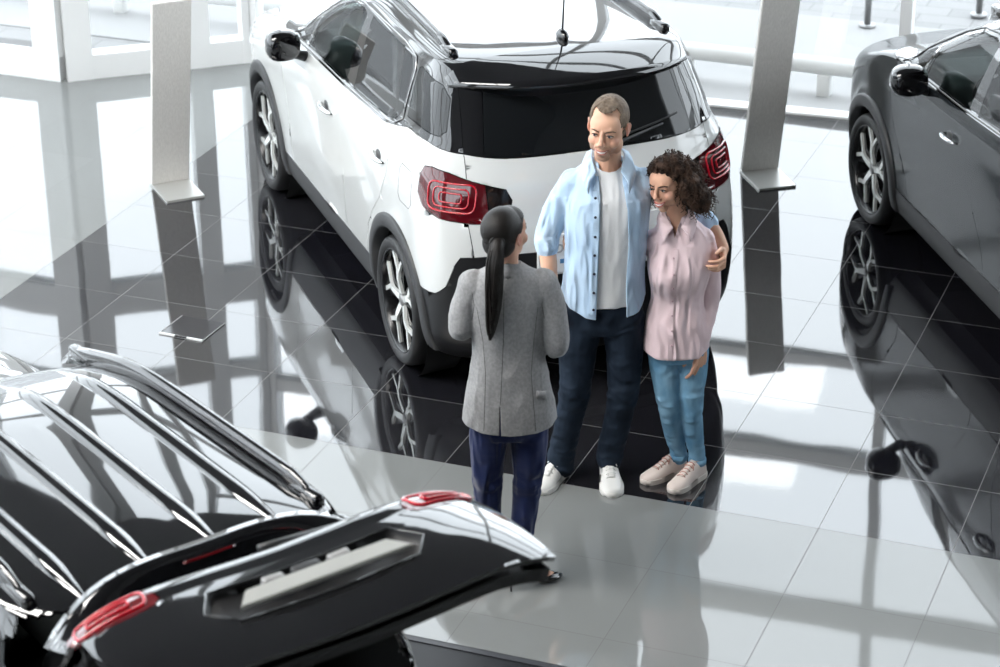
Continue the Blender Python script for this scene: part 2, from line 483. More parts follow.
def wheel_meshes():
    Rw, W = .338, .205
    o = {}
    bm = bmesh.new()     # tyre, outer face at y=+0 side: local +y is the outside
    prof = [(.262, .060), (.270, .086), (.288, .096), (.308, .096), (.324, .088), (.334, .068), (.338, .04), (.338, -.04), (.333, -.07), (.31, -.098), (.28, -.10), (.262, -.08)]
    prof2 = [tuple(p) for p in catmull(prof, 3, closed=True)]
    add_lathe(bm, prof2, 72, close=True); fixn(bm); o['tyre'] = bm
    bm = bmesh.new()     # rim barrel
    prof = [(.264, .074), (.273, .084), (.268, .089), (.259, .080), (.250, .05), (.242, -.02), (.235, -.07), (.255, -.085), (.262, -.08), (.252, -.05), (.256, .04)]
    add_lathe(bm, prof, 72, close=True)
    add_lathe(bm, [(.0, -.03), (.06, -.03), (.19, -.045), (.19, -.06), (.0, -.06)], 48)
    fixn(bm); o['rim'] = bm
    bm = bmesh.new()     # five forked spokes
    def T5(a):
        ca, sa = math.cos(a), math.sin(a)
        def T(p):
            r_, s_, h = p.x, p.y, p.z
            r_ *= 1.14; s_ *= 1.12
            dish = .064+.014*(1-min(r_/.25, 1))-.028*max(0, 1-r_/.09)
            return V((ca*r_-sa*s_, dish+h, sa*r_+ca*s_))
        return T
    dark = bmesh.new()
    for k in range(5):
        T = T5(2*math.pi*k/5+math.pi/2)
        stem = [(.03, -.017), (.10, -.013), (.135, -.016), (.135, .016), (.10, .013), (.03, .017)]
        add_prism(bm, stem, -.012, .004, T)
        for s in (1, -1):
            arm = [(.115, s*.002), (.135, s*.018), (.185, s*.062), (.231, s*.098), (.236, s*.078), (.232, s*.070), (.19, s*.040), (.150, s*.004)]
            if s < 0: arm = arm[::-1]
            add_prism(bm, arm, -.012, .002, T)
            cross = [(.165, s*.045), (.176, s*.058), (.205, s*.030), (.233, s*.022), (.234, s*.006), (.20, s*.012)]
            if s < 0: cross = cross[::-1]
        for s in (1, -1):
            web = [(.04, s*.017), (.12, s*.017), (.20, s*.075), (.225, s*.105), (.205, s*.115), (.12, s*.05), (.05, s*.032)]
            if s < 0: web = web[::-1]
            add_prism(dark, web, -.045, -.012, T)
    fixn(bm); fixn(dark); o['spokes'] = bm; o['spoke_backs'] = dark
    bm = bmesh.new()
    add_lathe(bm, [(0, .068), (.022, .068), (.030, .062), (.034, .045), (.052, .040), (.056, .02), (0, .02)], 32)
    for k in range(5):
        a = 2*math.pi*(k+.5)/5
        add_lathe(bm, [(0, .052), (.008, .052), (.009, .03), (0, .03)], 10, c=(.042*math.cos(a), 0, .042*math.sin(a)))
    fixn(bm); o['hub_cap'] = bm
    bm = bmesh.new(); add_lathe(bm, [(.05, -.03), (.145, -.03), (.15, -.036), (.145, -.05), (.05, -.05)], 40); fixn(bm); o['brake_disc'] = bm
    out = {}
    for k, b in o.items():
        me = bpy.data.meshes.new(k); b.to_mesh(me); b.free()
        for p in me.polygons: p.use_smooth = (k not in ('spokes', 'spoke_backs'))
        out[k] = me
    return out
def seat_bm():
    bm = bmesh.new()
    add_box(bm, (0, 0, .10), (.52, .50, .20), bev=.06, seg=3)
    M = Matrix.Rotation(R(-18), 3, 'Y')
    add_box(bm, (-.30, 0, .42), (.14, .48, .62), M, bev=.06, seg=3)
    add_box(bm, (-.40, 0, .80), (.09, .26, .18), M, bev=.04, seg=3)
    return bm
def make_car(root, st, shell):
    """all the parts of one car, built in the car's own frame (x to the nose, y to its left, rear axle at x = 0)"""
    src, lay, bvh = shell
    T = TAGS; M = st['mats']; paint = M['paint']
    G = st.get('gate')            # matrix that lifts the open tailgate
    gate_tags = {T['tailgate'], T['gate_cover'], T['rear_glass']}
    vals = lambda *k: {T[x] for x in k}
    obj('body', part_bm(src, lay, {T['body']}), paint, root)
    for nm in ('front_door', 'rear_door'):
        for s in (0, 1):
            d = obj('door', part_bm(src, lay, {T[nm]+s}), paint, root)
            # handle: a cupped recess and a bar over it
            hx, hz = (1.10, .985) if nm == 'front_door' else (.235, 1.035)
            sg = 1 if s == 0 else -1
            def on(x, z, off):
                loc, nn, i, dd = bvh.ray_cast(V((x, 2*sg, z)), V((0, -sg, 0)))
                return loc+V((0, sg*off, 0)) if loc else V((x, .85*sg, z))
            bm = bmesh.new(); P = [on(hx-.10+.20*k/8, hz+.004*math.sin(k/8*math.pi), -.002+.034*math.sin(math.pi*min(max((k-.2)/7.6, 0), 1))**.5) for k in range(9)]
            add_tube(bm, P, [.008, .012, .014, .015, .015, .015, .014, .012, .008], n=10, flat=(1, .8))
            obj('handle', bm, M['handle'], d)
            bm = bmesh.new(); c = on(hx+.01, hz, -.006)
            add_ell(bm, c, (.055, .009, .036)); obj('handle_cup', bm, M['cup'], d)
    if st.get('fuel', True):
        bm = strip_on(bvh, resample([(-.11, 1.12), (-.24, 1.12), (-.27, 1.09), (-.27, .96), (-.24, .93), (-.11, .93), (-.085, .96), (-.085, 1.09)], .03), (1, 0, 0), (0, 0, 1), .0016, -.0004, side=1, n=5)
        obj('fuel_flap_seam', bm, M['gap'], root)
    obj('hood', part_bm(src, lay, {T['hood']}), paint, root)
    obj('roof', part_bm(src, lay, {T['roof']}, lip=.012, shrink=.001), M['gloss'], root)
    obj('side_cladding', part_bm(src, lay, {T['sill'], T['sill']+1}), M['plastic'], root)
    obj('rear_bumper', part_bm(src, lay, {T['rear_bumper']}), M['bumper'], root)
    obj('underside', part_bm(src, lay, {T['underside']}, lip=0), M['plastic'], root)
    obj('grille', part_bm(src, lay, {T['grille']}), M['plastic'], root)
    for s in (0, 1): obj('headlight', part_bm(src, lay, {T['headlight']+s}), M['lamp'], root)
    obj('windshield', part_bm(src, lay, {T['windshield']}, lip=0, shrink=.002), M['glass'], root)
    for s in (0, 1):
        obj('window', part_bm(src, lay, {T['front_window']+s}, lip=0), M['glass'], root)
        obj('window', part_bm(src, lay, {T['vent_window']+s}, lip=0), M['glass'], root)
        obj('window', part_bm(src, lay, {T['rear_window']+s}, lip=0), M['privacy'], root)
        obj('quarter_window', part_bm(src, lay, {T['quarter_window']+s}, lip=0), M['privacy'], root)
    # dark liner just inside the skin, open at the glass and (if raised) the tailgate
    bm = bmesh.new(); vm = {}
    skip = {50, 51, 52} | {T[k]+s for k in ('front_window', 'rear_window', 'vent_window', 'quarter_window') for s in (0, 1)} | {T['windshield'], T['rear_glass'], T['wheel_hole']}
    if G is not None: skip |= gate_tags
    for f in src.faces:
        if f[lay] in skip: continue
        if G is not None and f[lay] in (T['taillight'], T['taillight']+1) and f.calc_center_median().x < -.5: continue
        vs = []
        for v in f.verts:
            if v not in vm: vm[v] = bm.verts.new(v.co-v.normal*.017)
            vs.append(vm[v])
        try: bm.faces.new(vs)
        except ValueError: pass
    obj('inner_shell', bm, M['liner'], root)
    # tailgate
    g = obj('tailgate', part_bm(src, lay, {T['tailgate']}, M=G), paint, root)
    gc = obj('tailgate_window_surround', part_bm(src, lay, {T['gate_cover']}, shrink=.001, M=G), M['gloss'], g)
    obj('rear_window', part_bm(src, lay, {T['rear_glass']}, lip=0, M=G), M['privacy'], g)
    def gm(bm):
        if G is not None: G(bm)
        return bm
    for s, sg in ((0, 1), (1, -1)):
        tl = obj('taillight', gm(part_bm(src, lay, {T['taillight']+s}, lip=.012, shrink=.003)), M['lens'], root if G is None else g)
        U = (1, sg, 0)
        def rr(ca, cb, a, b, r_):
            pts = []
            for (sx, sy, t0) in ((1, 1, 0), (-1, 1, 90), (-1, -1, 180), (1, -1, 270)):
                for k in range(4):
                    t = R(t0+k*30); pts.append((ca+sx*(a-r_)+r_*math.cos(t), cb+sy*(b-r_)+r_*math.sin(t)))
            return pts
        bm = bmesh.new()
        P0 = [(.13, 1.08, .125, .066, .035, .0050), (.13, 1.08, .092, .044, .025, .0040), (.13, 1.08, .058, .022, .012, .0040)]
        if G is not None: P0 = [(.020, 1.125, .122, .036, .025, .0055), (.020, 1.125, .074, .012, .009, .0045)]
        for (ca, cb, a, b, r_, wd) in P0:
            b2 = strip_on(bvh, resample(rr(ca, cb, a, b, r_), .02), U, (0, 0, 1), wd, .002, side=sg, n=6)
            me = bpy.data.meshes.new('t'); b2.to_mesh(me); b2.free(); bm.from_mesh(me); bpy.data.meshes.remove(me)
        obj('light_guide', gm(bm), M['redglow'], tl)
    for lv in (51, 52):
        lc = part_bm(src, lay, {lv}, lip=.012, shrink=.001)
        if lc.faces: obj('light_cover', gm(lc), M['lensedge'], g)
        else: lc.free()
    # spoiler over the rear window
    bm = bmesh.new(); NY = 24; top = []; bot = []
    def sp(y, f):       # f 0 at the roof, 1 at the lip
        a = abs(y)/.64
        xf_ = st.get('sp0', -.30); xr_ = -.600+(.30+xf_ +.30)*a**3*(1 if xf_ > -.35 else 1.4); x = xf_+(xr_-xf_)*f+.05*a**2*(1-f)
        loc, nn, i, d = bvh.ray_cast(V((xf_+.05*a**2, y, 3)), V((0, 0, -1)))
        z0 = (loc.z if loc else 1.6)+.004
        z1 = st.get('sp1', 1.603)-.05*a**4
        return V((x, y, z0+(z1-z0)*f**1.4))
    g1 = [[bm.verts.new(sp(-.64+1.28*j/NY, i/6)) for i in range(7)] for j in range(NY+1)]
    g2 = [[bm.verts.new(sp(-.64+1.28*j/NY, i/6)-V((0, 0, (.028*(1-.7*abs(2*j/NY-1)**3)) if i else .004))+V((.012 if i == 6 else 0, 0, 0))) for i in range(7)] for j in range(NY+1)]
    for j in range(NY):
        for i in range(6):
            bm.faces.new((g1[j][i], g1[j][i+1], g1[j+1][i+1], g1[j+1][i])); bm.faces.new((g2[j][i], g2[j+1][i], g2[j+1][i+1], g2[j][i+1]))
        bm.faces.new((g1[j][6], g2[j][6], g2[j+1][6], g1[j+1][6]))
    for j in (0, NY):
        for i in range(6): bm.faces.new((g1[j][i], g2[j][i], g2[j][i+1], g1[j][i+1]))
    fixn(bm); obj('spoiler', gm(bm), M['gloss'], g)
    bm = bmesh.new(); add_tube(bm, [sp(-.10+.20*k/10, .93)-V((-.035, 0, .034)) for k in range(11)], .005, n=8)
    obj('brake_light', gm(bm), M['lens'], g)
    # wiper
    bm = bmesh.new()
    def rp(y, z, off):
        loc, nn, i, d = bvh.ray_cast(V((-3, y, z)), V((1, 0, 0)))
        return loc+V((-off, 0, .3*off)) if loc else V((-.6, y, z))
    add_tube(bm, [rp(.0, 1.245, .02), rp(-.10, 1.27, .022), rp(-.38, 1.325, .012)], [.014, .010, .006], n=8)
    add_tube(bm, [rp(-.05+-.42*k/6, 1.285+.012*k, .010) for k in range(7)], .005, n=6)
    obj('wiper', gm(bm), M['plastic'], g)
    # plate recess, plate and chrome bar
    y0, y1, z0, z1 = -.30, .30, .85, .985
    if st.get('plate_bar'):
        rim = resample([(.40, .94), (.33, 1.035), (-.33, 1.035), (-.40, .94), (-.32, .86), (.32, .86)], .03)
        bm = bmesh.new(); o_ = [rp(a, b, .0) for a, b in rim]; i_ = [rp(a*.97, .945+(b-.945)*.92, -.03) for a, b in rim]; q_ = [V((-.665, a*.93, .945+(b-.945)*.85)) for a, b in rim]
        rs = [[bm.verts.new(p) for p in ring] for ring in (o_, i_, q_)]
        n = len(rim)
        for A, B in zip(rs, rs[1:]):
            for k in range(n): bm.faces.new((A[k], A[(k+1) % n], B[(k+1) % n], B[k]))
        bm.faces.new(rs[-1]); fixn(bm); obj('plate_recess', gm(bm), M['trim'], g)
        bm = bmesh.new()
        add_prism(bm, [(-.315, .880), (.315, .880), (.255, .945), (-.255, .945)], 0, .02, lambda p: V((-.728-p.z, p.x, p.y)))
        bmesh.ops.bevel(bm, geom=bm.edges[:], offset=.004, segments=2, affect='EDGES'); obj('trim_bar', gm(bm), M['bar'], g, smooth=False)
        for yy in (-.12, .12):
            bm = bmesh.new(); add_box(bm, (-.70, yy, .995), (.03, .075, .026), bev=.005); obj('plate_lamp', gm(bm), M['lampgrey'], g)
        bm = bmesh.new(); add_box(bm, (-.70, 0, .995), (.034, .10, .03), bev=.006); obj('release_button', gm(bm), M['plastic'], g)
        bm = strip_on(bvh, rim, (0, 1, 0), (0, 0, 1), .0025, .001, side=1, n=6); obj('recess_edge', gm(bm), M['gloss'], g)
    else:
        bm = bmesh.new(); add_prism(bm, [(-.33, .70), (.33, .70), (.35, .74), (.35, .93), (.31, .965), (-.31, .965), (-.35, .93), (-.35, .74)], 0, .012, lambda p: V((-.742-p.z, p.x, p.y)))
        bmesh.ops.bevel(bm, geom=bm.edges[:], offset=.003, segments=2, affect='EDGES'); obj('plate_panel', bm, M['white_panel'], g, smooth=False)
    if st.get('gate_inner'):
        # inner trim of the raised gate
        bm = bmesh.new(); vm = {}
        for f in src.faces:
            if f[lay] in (T['tailgate'], T['gate_cover']) or (f[lay] in (T['taillight'], T['taillight']+1) and f.calc_center_median().x < -.5):
                vs = []
                for v in f.verts:
                    if v not in vm: vm[v] = bm.verts.new(v.co-v.normal*.06+V((.02, 0, 0)))
                    vs.append(vm[v])
                try: bm.faces.new(vs)
                except ValueError: pass
        r = bmesh.ops.extrude_edge_only(bm, edges=[e for e in bm.edges if len(e.link_faces) == 1])
        for v in [x for x in r['geom'] if isinstance(x, bmesh.types.BMVert)]: v.co.x -= .045; v.co.y *= 1.01
        obj('inner_trim', gm(bm), M['trim'], g)
    # roof rails
    for sg in (1, -1):
        bm = bmesh.new(); P = []
        def rz(x, y):
            loc, nn, i, d = bvh.ray_cast(V((x, y, 3)), V((0, 0, -1))); return loc.z if loc else 1.6
        n = 22
        for k in range(n+1):
            t = k/n; x = st.get('rail0', -.16)+(st.get('rail1', 1.38)-st.get('rail0', -.16))*t; y = sg*(.565-.03*t)
            lift = .050*min(1, math.sin(math.pi*min(max(t, .0), 1))*5)-.012
            P.append(V((x, y, rz(min(x, 1.15), y)-(.06 if x > 1.15 else 0)*(x-1.15)/.23+lift-.004)))
        rr_ = [[(p.x, p.y+sg*dy*q-sg*.004, p.z+dz*q) for dy, dz in ((-.018, -.05), (-.019, -.01), (-.013, .016), (.002, .024), (.018, .019), (.028, .004), (.031, -.02), (.034, -.06))] for p, q in [(P[k], min(1, .35+min(k, n-k)*.4)) for k in range(n+1)]]
        add_loft(bm, rr_); fixn(bm)
        rl = obj('roof_rail', bm, M['rail'], root)
        for t in (.05, .95):
            bm = bmesh.new(); p = P[int(t*n)]; add_box(bm, (p.x, p.y, p.z-.02), (.16, .050, .06), bev=.016)
            obj('rail_foot', bm, M['gloss'], rl)
    if st.get('ribs'):
        for y in (-.36, -.11, .15, .41):
            bm = bmesh.new(); n = 26; L1 = []; 
            for k in range(n+1):
                x = -.38+1.64*k/n; wv = .042*min(1, 6*min(k, n-k)/n)+.002; h = .022*min(1, 5*min(k, n-k)/n)
                row = []
                for (dy, dz) in ((-1, -.3), (-.55, .75), (0, 1), (.55, .75), (1, -.3)):
                    row.append(V((x, y+dy*wv, rz(x, y+dy*wv)+dz*h)))
                L1.append(row)
            vs = [[bm.verts.new(p) for p in r_] for r_ in L1]
            for A, B in zip(vs, vs[1:]):
                for j in range(4): bm.faces.new((A[j], A[j+1], B[j+1], B[j]))
            fixn(bm); obj('roof_rib', bm, M['gloss'], root)
    if st.get('antenna', True):
        bm = bmesh.new(); z = rz(-.18, 0)
        add_ell(bm, (-.18, 0, z+.012), (.055, .028, .034)); a = obj('antenna', bm, M['gloss'], root)
        bm = bmesh.new(); add_tube(bm, [(-.18, 0, z+.03), (-.20, 0, z+.20), (-.21, 0, z+.36)], [.006, .004, .0025], n=8); obj('rod', bm, M['plastic'], a)
    # belt and window frame trim
    for sg in (1, -1):
        frame = [(1.93, 1.131), (1.4, 1.152), (.9, 1.172), (.3, 1.214), (.15, 1.238), (.07, 1.285), (.06, 1.53), (.10, 1.585), (.30, 1.604), (.95, 1.600), (1.12, 1.573), (1.38, 1.468), (1.60, 1.340), (1.78, 1.245)]
        fr = resample(frame, .05)
        bm = strip_on(bvh, fr, (1, 0, 0), (0, 0, 1), .0075, .002, side=-sg*-1 if False else (1 if sg < 0 else -1)*-1, n=6) if False else None
        bm = bmesh.new(); P = []
        for a, b in fr:
            loc, nn, i, d = bvh.ray_cast(V((a, 2*sg, b)), V((0, -sg, 0)))
            if loc: P.append(loc+V((0, sg*.002, 0)))
        add_tube(bm, P, .0048, n=6, closed=True)
        obj('window_trim', bm, M['wtrim'], root)
    # door mirrors
    for sg in (1, -1):
        if sg < 0 and st.get('one_mirror'): continue
        bm = bmesh.new(); r_ = []
        cx, cy, cz = st.get('mirror', 1.70), sg*.95, 1.20
        prof = [(0, .30), (.10, .80), (.35, 1.0), (.7, .95), (1.0, .55)]
        for t, s_ in [(-.095, .62), (-.088, .86), (-.05, 1.0), (.0, .97), (.055, .74), (.095, .35)]:
            ring = []
            for k in range(20):
                a = 2*math.pi*k/20; cc, ss = math.cos(a), math.sin(a)
                yy = .100*s_*math.copysign(abs(cc)**.75, cc); zz = .088*s_*math.copysign(abs(ss)**.8, ss)
                ring.append((cx+t, cy+yy+.02*sg*(-t), cz+zz))
            r_.append(ring)
        add_loft(bm, r_); fixn(bm); mo = obj('mirror', bm, M['gloss'], root)
        bm = bmesh.new(); add_tube(bm, [(cx+.02, sg*.80, 1.10), (cx+.02, sg*.86, 1.12), (cx, sg*.93, 1.14)], [.045, .035, .03], n=12, flat=(1, .7)); obj('mirror_stalk', bm, M['plastic'], mo)
        bm = bmesh.new(); add_ell(bm, (cx-.088, cy, cz), (.006, .085, .055)); obj('mirror_glass', bm, M['privacy'], mo)
    # arch cladding
    for cx in (0, WB):
        for sg in (1, -1):
            bm = bmesh.new(); n = 34; rows = []
            for k in range(n+1):
                a = R(-14+208*k/n); row = []
                for r_, off, dpt in ((.370, -.06, 1), (.372, .014, 0), (.385, .020, 0), (.43, .016, 0), (.442, .010, 0), (.446, -.012, 0)):
                    x = cx+r_*math.cos(a); z = .345+r_*math.sin(a)*1.02
                    loc, nn, i, d = bvh.ray_cast(V((x, 2*sg, max(z, .25))), V((0, -sg, 0)))
                    y = abs(loc.y) if loc and abs(loc.y) > .62 else .70
                    row.append(bm.verts.new((x, sg*(y+off), z)))
                rows.append(row)
            for A, B in zip(rows, rows[1:]):
                for j in range(len(A)-1): bm.faces.new((A[j], A[j+1], B[j+1], B[j]))
            fixn(bm); obj('wheel_arch', bm, M['plastic'], root)
            bm = bmesh.new(); add_lathe(bm, [(.385, .62*sg), (.40, .80*sg)], 48, c=(cx, 0, .345))
            add_lathe(bm, [(.0, .60*sg), (.385, .60*sg), (.385, .62*sg)], 48, c=(cx, 0, .345)); obj('wheel_housing', bm, M['liner'], root)
            w = bpy.data.objects.new('wheel', st['wheel']['tyre']); COL.objects.link(w); w.parent = root
            w.location = (cx, sg*.752, .338); w.rotation_euler = (0, R(st.get('spin', 0)+cx*20), 0 if sg > 0 else math.pi)
            if not st['wheel']['tyre'].materials: st['wheel']['tyre'].materials.append(M['tyre'])
            for k, mk in (('rim', 'rimdark'), ('spokes', 'alloy'), ('spoke_backs', 'rimdark'), ('hub_cap', 'hub'), ('brake_disc', 'disc')):
                me = st['wheel'][k]
                if not me.materials: me.materials.append(M[mk])
                c = bpy.data.objects.new(k, me); COL.objects.link(c); c.parent = w
    # cabin
    for x, ys in ((1.15, (.37, -.37)), (.25, (.37, 0, -.37))):
        for y in ys:
            bm = seat_bm(); s_ = obj('seat', bm, M['seat'], root); s_.location = (x, y, .52)
    bm = bmesh.new(); add_box(bm, (1.80, 0, 1.0), (.42, 1.30, .24), bev=.07, seg=3)
    add_box(bm, (2.02, 0, 1.085), (.50, 1.24, .05), bev=.02); add_box(bm, (1.50, 0, .72), (.5, .22, .4), bev=.05); obj('dashboard', bm, M['dash'], root)
    bm = bmesh.new(); Mx = Matrix.Rotation(R(65), 3, 'Y'); pts = [V((1.52, .37, 1.06))+Mx @ V((.18*math.cos(t), .18*math.sin(t), 0)) for t in [2*math.pi*k/28 for k in range(28)]]
    add_tube(bm, pts, .014, n=8, closed=True)
    for t in (0, 2.1, 4.2): add_tube(bm, [V((1.52, .37, 1.06)), V((1.52, .37, 1.06))+Mx @ V((.17*math.cos(t), .17*math.sin(t), 0))], .014, n=8)
    add_ell(bm, (1.52, .37, 1.06), (.03, .06, .06)); obj('steering_wheel', bm, M['seat'], root)
    bm = bmesh.new(); add_box(bm, (.9, 0, .40), (2.8, 1.45, .06)); obj('cabin_floor', bm, M['liner'], root, smooth=False)
    if st.get('warp'):
        fixed = ('wheel', 'tyre', 'rim', 'spokes', 'spoke_backs', 'hub_cap', 'brake_disc', 'wheel_arch', 'wheel_housing', 'seat', 'mirror', 'mirror_stalk', 'mirror_glass')
        def kids(o):
            for c in o.children: yield c; yield from kids(c)
        bpy.context.view_layer.update()
        for o in list(kids(root)):
            if o.type == 'MESH' and o.name.split('.')[0] not in fixed:
                for v in o.data.vertices: v.co += st['warp'](v.co)
# ================================================================== WORLD, ROOM
W_ = bpy.data.worlds.new('overcast_sky'); SC.world = W_; W_.use_nodes = True
nt = W_.node_tree; bg = nt.nodes['Background']; bg.inputs[0].default_value = (.87, .94, 1.0, 1); bg.inputs[1].default_value = SKY

def floor_mat():
    m = mat('polished_tiles', (.5, .5, .5), .045, ior=2.0); nt = m.node_tree; b = nt.nodes['Principled BSDF']
    N = nt.nodes.new; L = nt.links.new
    g = N('ShaderNodeNewGeometry'); sp = N('ShaderNodeSeparateXYZ'); L(g.outputs['Position'], sp.inputs[0])
    def mth(op, a, bb=None, c=None):
        n = N('ShaderNodeMath'); n.operation = op
        for i, v in enumerate((a, bb, c)):
            if v is None: continue
            if isinstance(v, (int, float)): n.inputs[i].default_value = v
            else: L(v, n.inputs[i])
        return n.outputs[0]
    def line(ax):
        v = mth('MULTIPLY', sp.outputs[ax], 1/.6); v = mth('FRACT', mth('ADD', v, 100.0)); v = mth('ABSOLUTE', mth('SUBTRACT', v, .5))
        return mth('GREATER_THAN', v, .5-.0026)
    grout = mth('MAXIMUM', line(0), line(1))
    black = mth('MULTIPLY', mth('GREATER_THAN', sp.outputs[0], -4.2), mth('GREATER_THAN', sp.outputs[1], 0.0))
    # a little variation from tile to tile
    sn = N('ShaderNodeVectorMath'); sn.operation = 'SNAP'; L(g.outputs['Position'], sn.inputs[0]); sn.inputs[1].default_value = (.6, .6, 10)
    wn = N('ShaderNodeTexWhiteNoise'); wn.noise_dimensions = '3D'; L(sn.outputs[0], wn.inputs['Vector'])
    base = N('ShaderNodeMix'); base.data_type = 'RGBA'; L(black, base.inputs[0]); base.inputs[6].default_value = (.215, .225, .222, 1); base.inputs[7].default_value = (.012, .012, .015, 1)
    br = N('ShaderNodeBrightContrast'); L(base.outputs[2], br.inputs[0]); L(mth('MULTIPLY', mth('SUBTRACT', wn.outputs[0], .5), .012), br.inputs[1])
    gc = N('ShaderNodeMix'); gc.data_type = 'RGBA'; L(black, gc.inputs[0]); gc.inputs[6].default_value = (.10, .10, .10, 1); gc.inputs[7].default_value = (.16, .155, .15, 1)
    mx = N('ShaderNodeMix'); mx.data_type = 'RGBA'; L(grout, mx.inputs[0]); L(br.outputs[0], mx.inputs[6]); L(gc.outputs[2], mx.inputs[7])
    L(mx.outputs[2], b.inputs['Base Color'])
    io = N('ShaderNodeMix'); io.data_type = 'FLOAT'; L(black, io.inputs[0]); io.inputs[2].default_value = 1.62; io.inputs[3].default_value = 2.15; L(io.outputs[0], b.inputs['IOR'])
    rg = N('ShaderNodeMix'); rg.data_type = 'FLOAT'; L(grout, rg.inputs[0]); rg.inputs[2].default_value = .035; rg.inputs[3].default_value = .7
    L(rg.outputs[0], b.inputs['Roughness'])
    nz = N('ShaderNodeTexNoise'); nz.inputs['Scale'].default_value = 1.6; nz.inputs['Detail'].default_value = 1; L(g.outputs['Position'], nz.inputs['Vector'])
    bp = N('ShaderNodeBump'); bp.inputs['Strength'].default_value = .12; bp.inputs['Distance'].default_value = .01
    L(nz.outputs[0], bp.inputs['Height']); L(bp.outputs[0], b.inputs['Normal'])
    return m
white_frame = mat('white_frame', (.78, .79, .79), .35)
wall_m = mat('pale_wall', (.14, .14, .14), .8)
FL = floor_mat()
YF = 5.32
CA = V((-5.77, 4.30)); CB = V((-4.75, 5.11)); YR = 5.78
XL, XR, YN, YL, ZC = -9.5, 6.5, -13.0, 4.30, 7.2
def poly_floor(pts, z, th):
    bm = bmesh.new(); add_prism(bm, pts, z-th, z); return bm
outline = [(XL, YN), (XR, YN), (XR, YR), (CB.x, CB.y), (CA.x, CA.y), (XL, YL)]
struct('floor', fixn(poly_floor(outline, 0, .2)), FL)
struct('ceiling', fixn(poly_floor(outline, ZC+.2, .2)), mat('ceiling_paint', (.16, .16, .16), .8))
bm = bmesh.new(); add_box(bm, (XR/2, YN-.1, ZC/2), (XR, .2, ZC)); add_box(bm, (XL/2, YN-.1, .9), (-XL, .2, 1.8)); struct('wall_near', bm, wall_m)
bm = bmesh.new(); add_box(bm, (XR+.1, (YN+1.5)/2, ZC/2), (.2, -YN+1.5, ZC)); struct('wall_right', bm, wall_m)
bm = bmesh.new(); add_box(bm, (XL-.1, (YN-10)/2, ZC/2), (.2, -YN-10, ZC)); struct('wall_left', bm, wall_m)
# glazed facades: each has a frame and one pane per bay
def facade(name, A, B, zs, verts, wv=.06, ht=ZC, dep=.12, bottom=.05, thick=None):
    A = V((*A, 0)); B = V((*B, 0)); d = (B-A); Ln = d.length; d.normalize(); nrm = V((-d.y, d.x, 0))
    M = Matrix((d, nrm, V((0,0,1)))).transposed()
    bm = bmesh.new()
    def bx(s0, s1, z0, z1, dp=dep, off=0): add_box(bm, A+d*((s0+s1)/2)+V((0,0,(z0+z1)/2))+nrm*off, (s1-s0, dp, z1-z0), M)
    bx(0, Ln, 0, bottom)
    for z0, z1 in zs: bx(0, Ln, z0, z1, dep*.9)
    for s, w in verts: bx(s-w/2, s+w/2, .0, ht, dep*1.1)
    f = struct(name, bm, white_frame)
    bm = bmesh.new(); add_box(bm, A+d*(Ln/2)+V((0,0,ht/2)), (Ln, .012, ht), M)
    g = obj('pane', bm, glass('clear_glass', (.985, .99, .99)), f, smooth=False); g['kind'] = 'structure'
    return f
bands = [(1.72, 1.80), (2.44, 2.57), (3.68, 3.86), (5.1, 5.25), (6.4, 6.5)]
LnR = XR-CB.x
facade('window_1', tuple(CB), (XR, YR), bands, [(.03, .08)]+[(x-CB.x, .075) for x in (-2.09, -.21, 1.7, 3.6, 5.5)]+[(LnR-.05, .1)], bottom=.014)
facade('window_2', (XL, YL), tuple(CA), [(1.55, 1.80), (2.3, 2.42), (3.6, 3.8), (5.2, 5.35)], [(.05, .1), (1.25, .12), (2.45, .12), (3.63, .20)], dep=.14, bottom=.17)
dg_ = (CB-CA).length
facade('window_3', tuple(CA), tuple(CB), [(1.55, 1.80), (2.3, 2.42), (3.6, 3.8), (5.2, 5.35)], [(.09, .18), (.92, .15), (1.25, .05)], dep=.14, bottom=.17)
facade('window_4', (XL, -10), (XL, YL), [(1.7, 1.8), (3.6, 3.8), (5.4, 5.5)], [(.1, .12)]+[(2*i, .08) for i in range(1, 7)]+[(14.2, .12)])
facade('window_5', (XR, YR), (XR, 1.5), [(1.7, 1.8), (3.6, 3.8), (5.4, 5.5)], [(.1, .12), (2, .08), (4.2, .12)])
facade('fill_window', (XL, YN), (0, YN), [(1.8, 1.9), (3.6, 3.8), (5.4, 5.5)], [(.1, .12)]+[(1.9*i, .08) for i in range(1, 5)]+[(9.4, .12)])  # glazing added behind the camera to let frontal daylight onto the people
# emissive panels added out of view at the ceiling to brighten the people
k = 0
for x in (-7.6, -5.9, -4.2, -2.5):
    for y in (-5.2, -3.2):
        bm = bmesh.new(); add_box(bm, (x, y, ZC-.02), (1.5, .95, .05))
        o = obj('fill_panel', bm, mat('fill_emitter', (1, 1, 1), .5, emit=(1, .98, .95), es=FILL_LIGHT), smooth=False)
        tag(o, 'unseen flat light panel added at the ceiling to brighten the people', 'added fill light', 'added fill panels')
# door pull handles on the vestibule glass
for s in (.78,):
    d = (CB-CA).normalized(); n = V((d.y, -d.x, 0)); 
    p = V((CA.x, CA.y, 0))+V((d.x, d.y, 0))*.72
    bm = bmesh.new()
    add_tube(bm, [p+n*.07+V((0,0,.85)), p+n*.13+V((0,0,.86)), p+n*.14+V((0,0,.92)), p+n*.14+V((0,0,1.18)), p+n*.13+V((0,0,1.24)), p+n*.07+V((0,0,1.25))], .014, n=10)
    tag(obj('door_handle', bm, mat('satin_steel', (.6, .6, .6), .25, metal=1)), 'curved steel pull handle on the angled vestibule glass', 'door handle')
